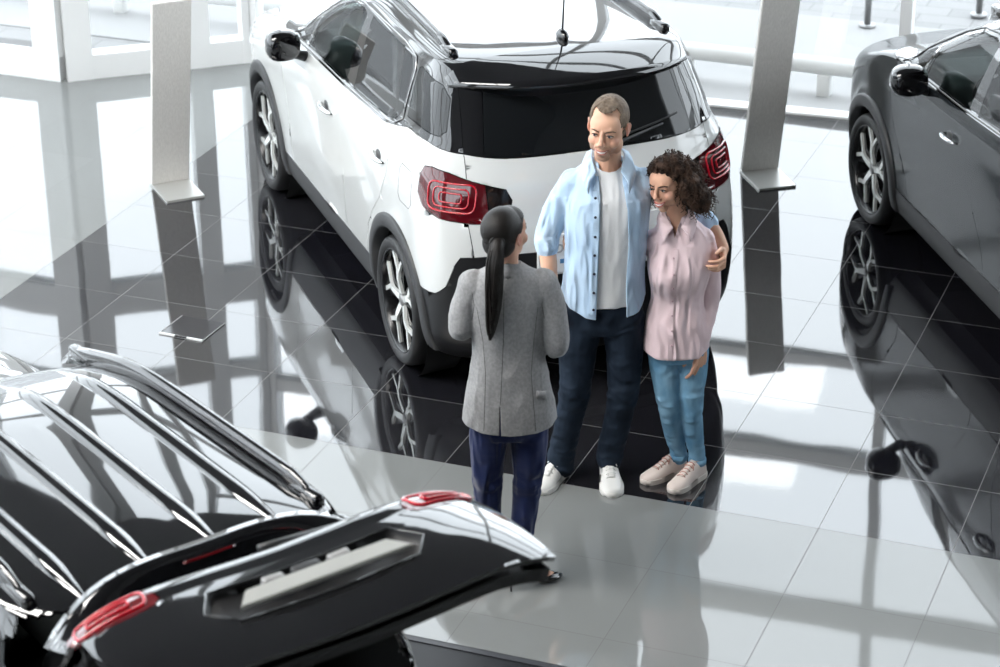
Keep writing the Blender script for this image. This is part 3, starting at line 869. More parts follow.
# outside ground
gm_ = mat('pale_paving', (.2, .2, .2), .8)
ntg = gm_.node_tree; bb = ntg.nodes['Principled BSDF']
tc = ntg.nodes.new('ShaderNodeTexCoord'); bk = ntg.nodes.new('ShaderNodeTexBrick'); bk.inputs['Scale'].default_value = 1.0
bk.inputs['Brick Width'].default_value = .40; bk.inputs['Row Height'].default_value = .20; bk.inputs['Mortar Size'].default_value = .006
bk.inputs['Color1'].default_value = (.225, .225, .227, 1); bk.inputs['Color2'].default_value = (.255, .255, .255, 1); bk.inputs['Mortar'].default_value = (.18, .18, .18, 1)
ntg.links.new(tc.outputs['Object'], bk.inputs['Vector']); ntg.links.new(bk.outputs[0], bb.inputs['Base Color'])
slab = mat('pale_slabs', (.30, .30, .30), .85)
bm = bmesh.new(); add_box(bm, (0, 45, -.12), (140, 80, .2)); o = struct('ground', bm, gm_)
bm = bmesh.new(); add_box(bm, (-1.5, 6.35, -.11), (16, 2.2, .2)); struct('path', bm, slab)
bm = bmesh.new(); add_box(bm, (-40+XL-.2, 0, -.11), (80, 60, .2)); struct('ground_left', bm, gm_)
bm = bmesh.new(); add_box(bm, (40+XR+.2, 0, -.11), (80, 60, .2)); struct('ground_right', bm, gm_)
bm = bmesh.new(); add_box(bm, (-7.9, 6.3, -.10), (3.4, 1.6, .2), Matrix.Rotation(R(37), 3, 'Z')); struct('path_dark', bm, mat('asphalt', (.11, .105, .105), .9))
# low white barrier rail outside the glass
bm = bmesh.new(); M0 = Matrix.Rotation(R(-.5), 3, 'Z')
add_tube(bm, [(-9.2, 5.86, .19), (4, 5.70, .19)], .058, n=20)
b0 = obj('barrier_rail', bm, mat('white_barrier', (.62, .62, .61), .4)); tag(b0, 'long low white barrier rail outside the glass wall', 'barrier rail')
for x in (-8, -6.2, -4.4, -1.78, -.82, 1.2, 3):
    bm = bmesh.new(); add_box(bm, (x, 5.86-(x+9.2)*.012, .06), (.09, .09, .16), bev=.01); obj('foot', bm, MATS['white_barrier'], b0)
# steel posts outside
rail_m = mat('post_steel', (.30, .30, .30), .4, metal=.8)
posts = [(-2.8, 7.0), (-.89, 7.32), (-.18, 7.85), (1.2, 8.1)]
for i, (x, y) in enumerate(posts):
    bm = bmesh.new(); add_tube(bm, [(x, y, -.01), (x, y, 1.1)], .024, n=14); add_tube(bm, [(x, y, -.01), (x, y, .012)], .06, n=18)
    tag(obj('railing_post', bm, rail_m), ['slim steel post on the paving beyond the white car', 'slim steel post outside, just left of the window mullion', 'slim steel post outside, behind the roof of the grey car', 'slim steel post outside, furthest right'][i], 'railing post', 'steel posts outside')
# ================================================================== DISPLAY STANDS, HATCH, MAT
brushed = mat('brushed_metal', (.50, .485, .46), .5, metal=.15, bump=(3, .05, (60, 1, 1)))
noise_colour(brushed, (.70, .68, .65), (.80, .78, .75), 9, (22, 22, .6))
def totem(base, top, label):
    b = V((*base, 0)); t = V(top); f = V((t.x-b.x, t.y-b.y, 0)).normalized(); s = V((-f.y, f.x, 0))
    root = thing('display_stand', label, 'display stand', b, 0, 'slanted metal display stands')
    w = .118; up = (t-b)
    bm = bmesh.new(); n = up.normalized().cross(s).normalized()
    if n.dot(f) < 0: n = -n
    for k in range(1):
        P = []
        for (a, c) in ((-w, 0), (w, 0), (w, -.035), (-w, -.035)): P.append((a, c))
        lo = [bm.verts.new(s*a+n*c+V((0,0,.012))) for a, c in P]; hi = [bm.verts.new(up+s*a+n*c) for a, c in P]
        bm.faces.new(lo[::-1]); bm.faces.new(hi)
        for i in range(4): bm.faces.new((lo[i], lo[(i+1) % 4], hi[(i+1) % 4], hi[i]))
    bmesh.ops.bevel(bm, geom=bm.edges[:], offset=.004, segments=2, affect='EDGES')
    obj('panel', fixn(bm), brushed, root, smooth=False)
    bm = bmesh.new(); q = [bm.verts.new(s*a+f*c+V((0,0,z))) for z in (.0, .014) for a, c in ((-w, -.04), (w, -.04), (w, .30), (-w, .30))]
    bm.faces.new(q[:4][::-1]); bm.faces.new(q[4:])
    for i in range(4): bm.faces.new((q[i], q[(i+1) % 4], q[4+(i+1) % 4], q[4+i]))
    obj('base_plate', fixn(bm), mat('base_steel', (.55, .55, .53), .35, metal=.4), root, smooth=False)
    return root
totem((-4.144, 2.775), (-3.936, 2.571, 1.229), 'slanted brushed metal stand on the floor in front of the vestibule glass')
totem((-.828, 4.193), (-.676, 3.983, 1.258), 'slanted brushed metal stand between the white car and the grey car')
h = thing('floor_hatch', 'small square service hatch flush in the dark tiles at left', 'floor hatch', (-3.03, .94, 0), R(-2))
bm = bmesh.new(); add_box(bm, (0, 0, .002), (.255, .235, .004), bev=.001); obj('lid', bm, mat('hatch_dark', (.03, .03, .035), .08, ior=1.55), h, smooth=False)
bm = bmesh.new(); add_box(bm, (0, -.121, .004), (.262, .014, .008), bev=.001); obj('edge_strip', bm, mat('hatch_edge', (.75, .75, .74), .3, metal=.2), h, smooth=False)
for x in (-.130, .130):
    bm = bmesh.new(); add_box(bm, (x, 0, .003), (.004, .235, .006))
    obj('side_strip', bm, mat('hatch_side', (.35, .35, .35), .4), h, smooth=False)
bm = bmesh.new(); add_box(bm, (.0, -.124, .006), (.07, .012, .006)); obj('grip', bm, mat('hatch_dark'), h, smooth=False)
bm = bmesh.new(); add_box(bm, (-1.7, -3.32, .008), (4.2, 3.7, .016), bev=.006)
mt_ = obj('floor_mat', bm, mat('rubber_mat', (.012, .013, .016), .42), smooth=False); tag(mt_, 'black rubber display mat on the floor under the black car', 'floor mat')
bm = bmesh.new()
for (c, s) in (((-1.7, -1.50, .018), (4.2, .03, .004)), ((.385, -3.32, .018), (.03, 3.7, .004))): add_box(bm, c, s)
obj('edging', bm, mat('mat_edge', (.05, .052, .06), .35), mt_, smooth=False)
# ================================================================== PLACE THE CARS
wh = wheel_meshes()
common = dict(gloss=mat('gloss_black', (.004, .004, .005), .04, coat=1, ior=1.5), plastic=mat('grey_plastic', (.035, .036, .038), .45),
    gap=mat('seam_dark', (.008, .008, .009), .6), cup=mat('cup_dark', (.05, .05, .052), .3), liner=mat('liner', (.004, .004, .0045), .8),
    bumper=mat('bumper_black', (.010, .010, .011), .35), tyre=mat('tyre_rubber', (.012, .012, .013), .5), alloy=mat('cut_alloy', (.80, .82, .80), .25, metal=.35),
    rimdark=mat('rim_black', (.006, .006, .007), .25), hub=mat('hub_grey', (.25, .25, .25), .3, metal=.6), disc=mat('brake_steel', (.12, .12, .12), .4, metal=.7),
    lens=mat('dark_red_lens', (.075, .003, .006), .05, coat=1), lensedge=mat('lens_black', (.006, .004, .004), .08), redglow=mat('red_guide', (.50, .006, .02), .12, coat=1),
    lamp=mat('headlamp_glass', (.30, .31, .32), .05, coat=1), glass=glass('tinted_glass', (.42, .47, .46)), privacy=mat('privacy_glass', (.006, .007, .008), .02, ior=1.52),
    chrome=mat('chrome', (.8, .8, .8), .06, metal=1), rail=mat('rail_gloss', (.006, .006, .007), .05, coat=1), seat=mat('seat_fabric', (.028, .029, .03), .8),
    dash=mat('dash_plastic', (.10, .12, .125), .55), white_panel=mat('panel_white', (.80, .81, .80), .25), wtrim=mat('window_trim', (.42, .42, .42), .2, metal=.9))
def mats(**k): d = dict(common); d.update(k); return d
src, lay = car_shell(); bvh0 = BVHTree.FromBMesh(src)
cut_car(src, lay); shell_a = (src, lay, bvh0)
src2, lay2 = car_shell(); cut_car(src2, lay2, gate_y=.715, recess=True); shell_b = (src2, lay2, bvh0)
def ease(t): t = min(max(t, 0), 1); return t*t*(3-2*t)
def grey_warp(c):
    k = ease((2.95-c.x)/.95); z = ease((c.z-1.0)/.25)
    return V((GRW*k*ease((c.z-.45)/.5), c.y*.06*z*k, .02*z*k))
def white_warp(c): return V((.15*ease((c.x-.3)/1.4)*ease((3.1-c.x)/1.0)*ease((c.z-.6)/.5), 0, 0))
white = thing('car', 'white compact crossover car with black roof, its tail behind the standing couple', 'car', (WHX, WHY, 0), R(WHH))
make_car(white, dict(mats=mats(paint=mat('white_paint', (.64, .65, .64), .12, coat=1), handle=common['chrome']), wheel=wh, spin=8, warp=white_warp), shell_a); white.scale = (1, .985, 1)
# white plate with the letters that show between the two people
bm = bmesh.new(); add_box(bm, (-.765, .04, .815), (.012, .50, .20), bev=.003); pl = obj('number_plate', bm, mat('plate_white', (.82, .83, .84), .4), white, smooth=False)
def letters(name, body, size, m, parent, loc, rot, ext=.001, bold=0):
    cu = bpy.data.curves.new(name, 'FONT'); cu.body = body; cu.size = size; cu.extrude = ext; cu.align_x = 'CENTER'; cu.align_y = 'CENTER'; cu.offset = bold
    t = bpy.data.objects.new(name, cu); COL.objects.link(t)
    me = bpy.data.meshes.new_from_object(t.evaluated_get(bpy.context.evaluated_depsgraph_get())); bpy.data.objects.remove(t)
    me.materials.clear(); me.materials.append(m)
    o = bpy.data.objects.new(name, me); COL.objects.link(o); o.parent = parent; o.location = loc; o.rotation_euler = rot
    return o
letters('lettering', 'ob', .10, mat('plate_grey', (.42, .44, .47), .5), pl, (-.7725, .222, .850), (R(90), 0, R(-90)))
bm = bmesh.new(); add_box(bm, (-.772, .215, .775), (.003, .05, .022)); obj('blue_mark', bm, mat('plate_blue', (.10, .26, .50), .5), pl, smooth=False)

grey = thing('car', 'dark grey compact crossover car cut off by the right edge', 'car', (GRX, GRY, 0), R(GRH)); grey.scale = (1, 1.03, .96)
make_car(grey, dict(mats=mats(paint=mat('grey_paint', (.015, .018, .020), .12, spec=.32), handle=common['chrome'], wtrim=mat('dark_trim', (.05, .05, .05), .2), alloy=mat('alloy_dull', (.42, .41, .39), .3, metal=.8)), wheel=wh, spin=20, warp=grey_warp, mirror=1.80), shell_a)
black = thing('car', 'glossy black car in the foreground with its tailgate raised', 'car', (BLX, BLY, 0), R(BLH)); black.scale = (1.0, .90, .965)
hinge = V((-.43, 0, 1.61)); Gmat = Matrix.Translation(hinge) @ Matrix.Rotation(R(GATE), 4, 'Y') @ Matrix.Translation(-hinge)
def Gm(bm):      # this model's gate is creased under the window; then it swings up on its hinge
    for v in bm.verts:
        w = min(max((1.22-v.co.z)/.12, 0), 1); k = GBEND*w; dx = v.co.x+.66; dz = v.co.z-1.17
        dx -= .20*v.co.y**2
        v.co.x = -.66+dx*math.cos(k)-dz*math.sin(k); v.co.z = 1.17+dx*math.sin(k)+dz*math.cos(k)
    bmesh.ops.transform(bm, matrix=Gmat, verts=bm.verts[:])
make_car(black, dict(mats=mats(paint=mat('black_paint', (.004, .004, .005), .05, coat=1), handle=common['chrome'], bar=mat('bar_silver', (.55, .55, .52), .3, metal=.5), lampgrey=mat('lamp_grey', (.3, .3, .3), .3), lens=mat('red_lens', (.10, .003, .006), .06, coat=1), trim=mat('trim_black', (.008, .008, .009), .5)),
    wheel=wh, rail1=1.50, sp0=-.44, sp1=1.625, gate=Gm, plate_bar=True, ribs=True, rail0=-.24, gate_inner=True, antenna=False, redhigh=True), shell_b)
# ================================================================== PEOPLE
def chain(bm, pts, rad, sub=5, n=16, flat=None):
    P = catmull([tuple(p)+(r_,) for p, r_ in zip(pts, rad)], sub)
    add_tube(bm, [p[:3] for p in P], [max(float(p[3]), .001) for p in P], n=n, flat=flat)
    for p, r_ in ((pts[0], rad[0]), (pts[-1], rad[-1])): add_ell(bm, p, (r_, r_, r_), u=14, v=8)
def ring_e(c, rx, ry, yaw=0., n=28, e=2.3, tilt=0.):
    out = []
    for k in range(n):
        t = 2*math.pi*k/n; cc, ss = math.cos(t), math.sin(t)
        x = rx*math.copysign(abs(cc)**(2/e), cc); y = ry*math.copysign(abs(ss)**(2/e), ss)
        out.append((c[0]+x*math.cos(yaw)-y*math.sin(yaw), c[1]+x*math.sin(yaw)+y*math.cos(yaw), c[2]+tilt*x))
    return out
def torso(bm, rows, sub=4, e=2.3, yaw=0.):
    P = catmull([(c[0], c[1], c[2], rx, ry) for c, rx, ry in rows], sub)
    add_loft(bm, [ring_e(p[:3], p[3], p[4], yaw=yaw, e=e) for p in P])
def wrinkle(bm, amp, sc=(9, 9, 5), seed=0., fn=None):
    bm.normal_update(); mv = []
    for v in bm.verts:
        p = v.co; q = V((p.x*sc[0]+seed, p.y*sc[1], p.z*sc[2]))
        h = noise.noise(q)+.5*noise.noise(q*2.3)
        h = 1-abs(h)*2
        mv.append((v, v.normal*(amp*h*(fn(p) if fn else 1))))
    for v, d in mv: v.co += d
def lip_all(bm, d=.005):
    bm.normal_update(); be = [e for e in bm.edges if len(e.link_faces) == 1]
    if not be: return
    nr = {v: v.normal.copy() for e in be for v in e.verts}
    r = bmesh.ops.extrude_edge_only(bm, edges=be)
    for g in [x for x in r['geom'] if isinstance(x, bmesh.types.BMVert)]:
        for e in g.link_edges:
            o_ = e.other_vert(g)
            if o_ in nr and (o_.co-g.co).length < 1e-7: g.co -= nr[o_]*d; break
def cut_del(bm, poly, cond, U=(1, 0, 0), W=(0, 0, 1)):
    lay = bm.faces.layers.int.get('k') or bm.faces.layers.int.new('k')
    bm.normal_update()
    cut(bm, poly, U, W, cond, lay, 7)
    bmesh.ops.delete(bm, geom=[f for f in bm.faces if f[lay] == 7], context='FACES')
    bmesh.ops.delete(bm, geom=[v for v in bm.verts if not v.link_faces], context='VERTS')
# ---- heads
def head_solid(bm, M, k=1., fem=False, smile=1.):
    T = lambda x, y, z: M @ V((x*k, y*k, z*k))
    m3 = M.to_3x3()
    def E(x, y, z, a, b, c, rot=None): add_ell(bm, T(x, y, z), (a*k, b*k, c*k), m3 @ rot if rot else m3, u=24, v=16)
    E(0, .020, .036, .075, .095, .084)
    E(0, -.020, -.030, .066 if not fem else .059, .070, .082)
    E(0, -.042, .030, .064, .052, .052)
    for s in (1, -1): E(s*.046, -.030, -.004, .020, .036, .032)
    E(0, -.066, -.102, .031 if not fem else .021, .023, .021)
    for s in (1, -1):
        E(s*(.045 if not fem else .038), -.012, -.066, .023 if not fem else .018, .042, .036)
        E(s*.038, -.056, -.036, .027, .026, .028)
        add_tube(bm, [T(s*.012, -.086, .022), T(s*.032, -.083, .027), T(s*.053, -.064, .018)], [.009*k, .009*k, .007*k], n=10)
        E(s*.010, -.100, -.042, .009, .010, .008)
        # ear: rim and lobe
        E(s*.079, .014, -.006, .006, .018, .030, Matrix.Rotation(R(s*14), 3, 'Z'))
        add_tube(bm, [T(s*.078, .004, .018), T(s*.086, .018, .022), T(s*.088, .030, .010), T(s*.085, .028, -.014), T(s*.078, .012, -.034)], .0048*k, n=8)
        # smile folds
        if not fem: add_tube(bm, [T(s*.020, -.090, -.046), T(s*.031, -.083, -.060), T(s*.036, -.074, -.074)], [.005*k, .005*k, .004*k], n=8)
        # lids
        E(s*.031, -.076, -.001, .017, .013, .011)
    add_tube(bm, [T(0, -.086, .020), T(0, -.096, .0), T(0, -.108, -.022), T(0, -.113, -.036)], [.008*k, .008*k, .010*k, .0125*k], n=12)
    E(0, -.083, -.066, .028, .016, .020)
    add_tube(bm, [T(-.022, -.088, -.083), T(0, -.091, -.086), T(.022, -.088, -.083)], .007*k, n=8)
def face_parts(root, M, k, iris, brow_m, lip_m, lash_m, fem=False):
    T = lambda x, y, z: M @ V((x*k, y*k, z*k)); m3 = M.to_3x3()
    for s in (1, -1):
        bm = bmesh.new(); add_ell(bm, T(s*.031, -.0800, -.003), (.0115*k, .0105*k, .0052*k), m3, u=16, v=10)
        e = obj('eye', bm, mat('eye_white', (.72, .70, .68), .2), root)
        bm = bmesh.new(); add_ell(bm, T(s*.031-.002, -.0880, -.0035), (.0052*k, .0036*k, .0052*k), m3, u=12, v=8); obj('iris', bm, iris, e)
        bm = bmesh.new(); add_tube(bm, [T(s*.017, -.0875, -.002), T(s*.026, -.0925, .0038), T(s*.037, -.0905, .0036), T(s*.046, -.081, -.0025)], [.0014, .0027, .0027, .0014], n=8); obj('eyelid', bm, lash_m, e)
        bm = bmesh.new(); add_tube(bm, [T(s*.013, -.0945, .014), T(s*.028, -.0950, .0200), T(s*.042, -.0845, .0200), T(s*.052, -.073, .014)], [.0020, .0027, .0022, .0012], n=8, flat=(1, 1)); obj('eyebrow', bm, brow_m, root)
    c = .004
    bm = bmesh.new(); add_tube(bm, [T(-.031, -.085, -.0590), T(-.015, -.0975, -.0650), T(0, -.1015, -.0665), T(.015, -.0975, -.0650), T(.031, -.085, -.0590)], [.0015, .0032, .0030, .0032, .0015], n=8)
    add_tube(bm, [T(-.031, -.085, -.0590), T(-.015, -.0955, -.0770), T(0, -.098, -.0810), T(.015, -.0955, -.0770), T(.031, -.085, -.0590)], [.0015, .0038, .0046, .0038, .0015], n=8)
    l = obj('lips', bm, lip_m, root)
    bm = bmesh.new(); add_tube(bm, [T(-.025, -.088, -.0640), T(-.012, -.0962, -.0705), T(0, -.0985, -.0722), T(.012, -.0962, -.0705), T(.025, -.088, -.0640)], [.002, .0044, .0050, .0044, .002], n=8); obj('teeth', bm, mat('teeth', (.85, .83, .80), .25), root)
def skin_mat(name, col, jaw=None, M=None, k=1.):
    m = mat(name, col, .48, sss=.10, spec=.4)
    m.node_tree.nodes['Principled BSDF'].inputs['Subsurface Scale'].default_value = .5
    at = m.node_tree.nodes.new('ShaderNodeAttribute'); at.attribute_name = 'tone'
    m.node_tree.links.new(at.outputs['Color'], m.node_tree.nodes['Principled BSDF'].inputs['Base Color'])
    return m
def tone(me, col, M, k, stubble=None, blush=(.62, .24, .20)):
    at = me.color_attributes.new('tone', 'FLOAT_COLOR', 'POINT'); I = M.inverted()
    for i, v in enumerate(me.vertices):
        p = (I @ v.co)/k; c = V(col)
        n = noise.noise(v.co*45)*.04
        w = 0
        if p.length < .16:
            if stubble and p.y < .01 and -.125 < p.z < -.040 and (p.z < -.052 or abs(p.x) > .02):
                w = min(1, (-.040-p.z)/.03)*min(1, max(0, (.01-p.y)/.05))*.50
                if abs(p.x) < .02 and -.085 < p.z < -.06: w *= .3
                c = c.lerp(V(stubble), w)
            else:
                d = min((p-V((s*.042, -.07, -.03))).length for s in (1, -1)); wb = max(0, 1-d/.035)*.30
                c = c.lerp(V(blush), wb)
                if abs(p.x) > .07 and p.y > -.01: c = c.lerp(V(blush), .45)
                d = (p-V((0, -.112, -.036))).length; c = c.lerp(V(blush), max(0, 1-d/.025)*.2)
        at.data[i].color = (c.x*(1+n), c.y*(1+n), c.z*(1+n), 1)
# ---- hands: wrist, direction to the knuckles, palm normal, side the thumb is on
def hand(bm, wr, d, nrm, th, k=1., curl=(25, 30, 20), spread=.10, tcurl=20):
    wr = V(wr); d = V(d).normalized(); nrm = V(nrm); nrm = (nrm-d*nrm.dot(d)).normalized(); s = d.cross(nrm)
    if s.dot(V(th)) < 0: s = -s
    Ls = [(.040, .024, .018), (.045, .028, .020), (.042, .026, .019), (.034, .020, .017)]
    add_ell(bm, wr+d*.012*k, (.022*k,)*3, u=12, v=8)
    for i, off in enumerate((.030, .010, -.010, -.028)):
        kn = wr+d*((.090, .094, .089, .080)[i]*k)+s*off*k
        add_tube(bm, [wr+d*.012*k+s*off*.5*k, wr+d*.05*k+s*off*.9*k, kn], [.014*k, .0135*k, .0105*k], n=10)
        dd = (d+s*(off/.03)*spread).normalized(); p = kn; pts = [kn]; ang = 0
        for L_, c_ in zip(Ls[i], curl):
            ang += R(c_+(i*2)); v = dd*math.cos(ang)+nrm*math.sin(ang); p = p+v*L_*k; pts.append(p)
        add_tube(bm, pts, [.0095*k, .0085*k, .0078*k, .0062*k], n=10)
        for q, r_ in zip(pts, (.0102, .0090, .0080, .0064)): add_ell(bm, q, (r_*k,)*3, u=10, v=6)
    b = wr+d*.025*k+s*.022*k; t1 = (d*.62+s*.70+nrm*.32).normalized(); t2 = (d*.90+s*.25+nrm*.45).normalized()
    pts = [b, b+t1*.038*k, b+t1*.038*k+t2*.032*k, b+t1*.038*k+t2*.056*k]
    add_tube(bm, pts, [.014*k, .0115*k, .0095*k, .0075*k], n=10)
    for q, r_ in zip(pts, (.014, .0118, .0097, .0077)): add_ell(bm, q, (r_*k,)*3, u=10, v=6)
# ---- trainers and shoes: a loft along the foot
def shoe(root, heel, ang, L, up_m, sole_m, lace_m, w=1., parts=True, name='shoe'):
    c, s = math.cos(ang), math.sin(ang)
    P = lambda x, y, z: V((heel[0]+x*c-y*s, heel[1]+x*s+y*c, heel[2]+z))
    U_ = [(-.004, .020, .060, .0), (.01, .032, .082, 0), (.04, .036, .098, 0), (.085, .037, .100, 0), (.12, .040, .088, 0), (.16, .045, .070, 0), (.20, .048, .055, 0), (.235, .044, .046, 0), (.262, .032, .038, 0), (.275, .014, .026, 0)]
    f = L/.28
    bm = bmesh.new(); rr = []
    cat = catmull(U_, 3)
    for x, hw, h, _ in cat:
        ring = []
        for k in range(17):
            t = math.pi*k/16; yy = math.cos(t); zz = math.sin(t)
            ring.append(P(x*f, hw*w*math.copysign(abs(yy)**.8, yy), .012+(h-.012)*abs(zz)**.75))
        rr.append(ring)
    add_loft(bm, rr); fixn(bm); sh = obj(name, bm, up_m, root)
    bm = bmesh.new(); out = [(x*f, (hw+.004)*w) for x, hw, h, _ in cat]; out = out+[(L+.004, 0)]+[(x, -y) for x, y in out[::-1]]
    add_prism(bm, out, .0, .026, lambda p: P(p.x-.002, p.y, p.z)); bmesh.ops.bevel(bm, geom=[e for e in bm.edges if abs(e.verts[0].co.z-e.verts[1].co.z) < .001], offset=.004, segments=2, affect='EDGES')
    obj('sole', bm, sole_m, sh)
    if parts:
        bm = bmesh.new()
        def top(x):
            return hermite(x/f, [u[0] for u in U_], [u[2] for u in U_])
        add_tube(bm, [P(x*f, 0, top(x*f)+.002) for x in (.085, .12, .16, .19)], .010, n=10, flat=(1.5, .5)); obj('tongue', bm, up_m, sh)
        bm = bmesh.new()
        for i, x in enumerate((.105, .125, .145, .165, .185)):
            z = top(x*f)+.004; add_tube(bm, [P(x*f-.003, .022*w, z-.008), P(x*f, .008, z+.003), P(x*f+.002, -.008, z+.003), P(x*f+.004, -.022*w, z-.008)], .0026, n=6)
        add_tube(bm, [P(.10*f, 0, top(.1)+.008), P(.12*f, .024, top(.12)+.006), P(.13*f, .030, top(.12)-.004)], .0022, n=6); add_tube(bm, [P(.10*f, 0, top(.1)+.008), P(.125*f, -.024, top(.12)+.004)], .0022, n=6)
        obj('laces', bm, lace_m, sh)
        bm = bmesh.new(); add_ell(bm, P(.055*f, 0, .098), (.030, .026, .008), Matrix.Rotation(ang, 3, 'Z'), u=14, v=8)
        obj('opening', bm, mat('shoe_inside', (.30, .28, .27), .8), sh)
    return sh
YAW = R(21.30688)
def W2(base): return (base[0], base[1], 0)
def folds(m, sc=9., st=.5, stretch=(1.8, 1.8, .5), dist=.05):
    """soft creases of the cloth, as relief only"""
    nt = m.node_tree; b = nt.nodes['Principled BSDF']
    tc = nt.nodes.new('ShaderNodeTexCoord'); mp = nt.nodes.new('ShaderNodeMapping'); mp.inputs['Scale'].default_value = stretch
    n = nt.nodes.new('ShaderNodeTexNoise'); n.noise_type = 'RIDGED_MULTIFRACTAL'; n.inputs['Scale'].default_value = sc; n.inputs['Detail'].default_value = 2; n.inputs['Distortion'].default_value = .6
    bp = nt.nodes.new('ShaderNodeBump'); bp.inputs['Strength'].default_value = st; bp.inputs['Distance'].default_value = dist
    nt.links.new(tc.outputs['Object'], mp.inputs['Vector']); nt.links.new(mp.outputs[0], n.inputs['Vector']); nt.links.new(n.outputs[0], bp.inputs['Height'])
    if b.inputs['Normal'].links: nt.links.new(b.inputs['Normal'].links[0].from_socket, bp.inputs['Normal'])
    nt.links.new(bp.outputs[0], b.inputs['Normal'])
    return m
def cloth(name, c, bumpst=.12, sc=420, sheen=.2, fold=.9): return folds(mat(name, c, .82, spec=.2, sheen=sheen, bump=(sc, bumpst, (1, 1, 1))), st=fold)
denim = lambda name, c1, c2: noise_colour(mat(name, c1, .8, spec=.2, bump=(900, .12, (1, 1, 1))), c1, c2, 14, (1, 1, .5), 3, .3, .7)


# ------------------------------------------------------------------ MAN
man = thing('person', 'tall man in an open light blue shirt, arm around the woman in pink', 'person', (-.511, .095, 0), YAW)
sk = (.72, .43, .30)
KM = 1.07
MH = Matrix.Translation((.062, -.040, 1.742)) @ Matrix.Rotation(R(-17), 4, 'Z') @ Matrix.Rotation(R(3), 4, 'X') @ Matrix.Rotation(R(3), 4, 'Y')
bm = bmesh.new(); head_solid(bm, MH, KM)
chain(bm, [(.064, .015, 1.69), (.066, .020, 1.58), (.066, .022, 1.50)], [.062, .060, .075])
torso(bm, [((.065, .03, 1.56), .06, .05), ((.065, .02, 1.49), .155, .075), ((.065, .01, 1.40), .170, .095), ((.062, .01, 1.25), .155, .095), ((.055, .01, 1.08), .145, .085), ((.050, .01, .95), .155, .09), ((.048, .01, .86), .160, .095)])
chain(bm, [(-.095, .015, 1.465), (-.155, .018, 1.33), (-.197, .02, 1.215), (-.192, -.02, 1.09), (-.176, -.055, .975)], [.052, .046, .040, .038, .026])
hand(bm, (-.176, -.058, .97), (.08, -.12, -1), (.9, .25, 0), (0, -1, 0), 1.0, (18, 24, 18))
chain(bm, [(.235, .02, 1.465), (.34, .12, 1.40), (.45, .165, 1.285), (.545, .11, 1.19), (.587, .035, 1.135)], [.052, .046, .042, .038, .027])
hand(bm, (.585, .028, 1.128), (-.02, -.80, -.22), (-.97, -.15, -.05), (0, .1, 1), 1.0, (44, 36, 24), spread=.16)
for pts in ([(-.035, .01, .86), (-.055, -.01, .66), (-.070, -.03, .47), (-.105, .0, .28), (-.135, .02, .09)], [(.135, .01, .86), (.148, -.01, .66), (.145, -.03, .47), (.118, .0, .28), (.092, .02, .09)]):
    chain(bm, pts, [.082, .072, .052, .045, .034])
b = remesh(bm, .0042, 3, .5); o = obj('body', b, skin_mat('skin_man', sk), man); tone(o.data, sk, MH, KM, stubble=(.21, .125, .09))
face_parts(o, MH, KM, mat('iris_blue', (.05, .07, .09), .2), mat('brow_man', (.10, .065, .04), .8), mat('lips_man', (.42, .17, .14), .45), mat('lash_man', (.05, .03, .022), .7))
hair_man = mat('hair_brown_grey', (.12, .085, .06), .6, bump=(260, .5, (1, 1, .35)))
noise_colour(hair_man, (.10, .066, .040), (.24, .18, .13), 60, (1, 1, .3))
bm = bmesh.new(); m3 = MH.to_3x3()
for (c, r_) in (((0, .022, .040), (.0800, .101, .089)), ((0, -.035, .062), (.058, .050, .052)), ((0, .05, -.02), (.066, .062, .06))): add_ell(bm, MH @ (V(c)*KM), tuple(q*KM for q in r_), m3, 32, 24)
b = remesh(bm, .004, 4, .5); I = MH.inverted(); dl = []
for f in b.faces:
    p = (I @ f.calc_center_median())/KM; j = .003*noise.noise(p*120)
    front = .078-.020*max(0, 1-abs(p.x)/.028) if p.y < -.02 else .0
    if p.y < -.028: keep = p.z > .092+.010*min(max((abs(p.x)-.012)/.03, 0), 1)+j and p.y > -.094 or (abs(p.x) > .060 and p.z > .02 and p.y > -.05)
    elif p.y < .012: keep = p.z > .012+j+max(0, -(p.y+.002))*.4 and True or (p.y < .006 and p.z > -.025 and abs(p.x) > .07)
    else: keep = p.z > -.045-.25*(p.y-.012)+j
    if not keep: dl.append(f)
bmesh.ops.delete(b, geom=dl, context='FACES'); lip_all(b, .006)
for v in b.verts: v.co += V((noise.noise(v.co*160), noise.noise(v.co*160+V((9, 0, 0))), noise.noise(v.co*160+V((0, 9, 0)))))*.0022
obj('hair', b, hair_man, man)
# white tee
bm = bmesh.new()
torso(bm, [((.065, .006, 1.595), .066, .062), ((.065, .008, 1.565), .080, .070), ((.065, .01, 1.52), .118, .082), ((.065, .01, 1.47), .148, .094), ((.065, .0, 1.38), .172, .108), ((.062, .0, 1.22), .162, .107), ((.058, .0, 1.05), .155, .098), ((.054, .0, .925), .160, .103), ((.054, .0, .905), .160, .103)])
b = remesh(bm, .006, 4); wrinkle(b, .003, (14, 14, 5), 3)
cut_del(b, [(-.03, 1.70), (-.015, 1.60), (.010, 1.566), (.040, 1.548), (.068, 1.543), (.098, 1.548), (.128, 1.566), (.15, 1.60), (.16, 1.70)], lambda f: f.calc_center_median().z > 1.40)
obj('tee_shirt', b, cloth('white_cotton', (.86, .87, .88), fold=.5), man)
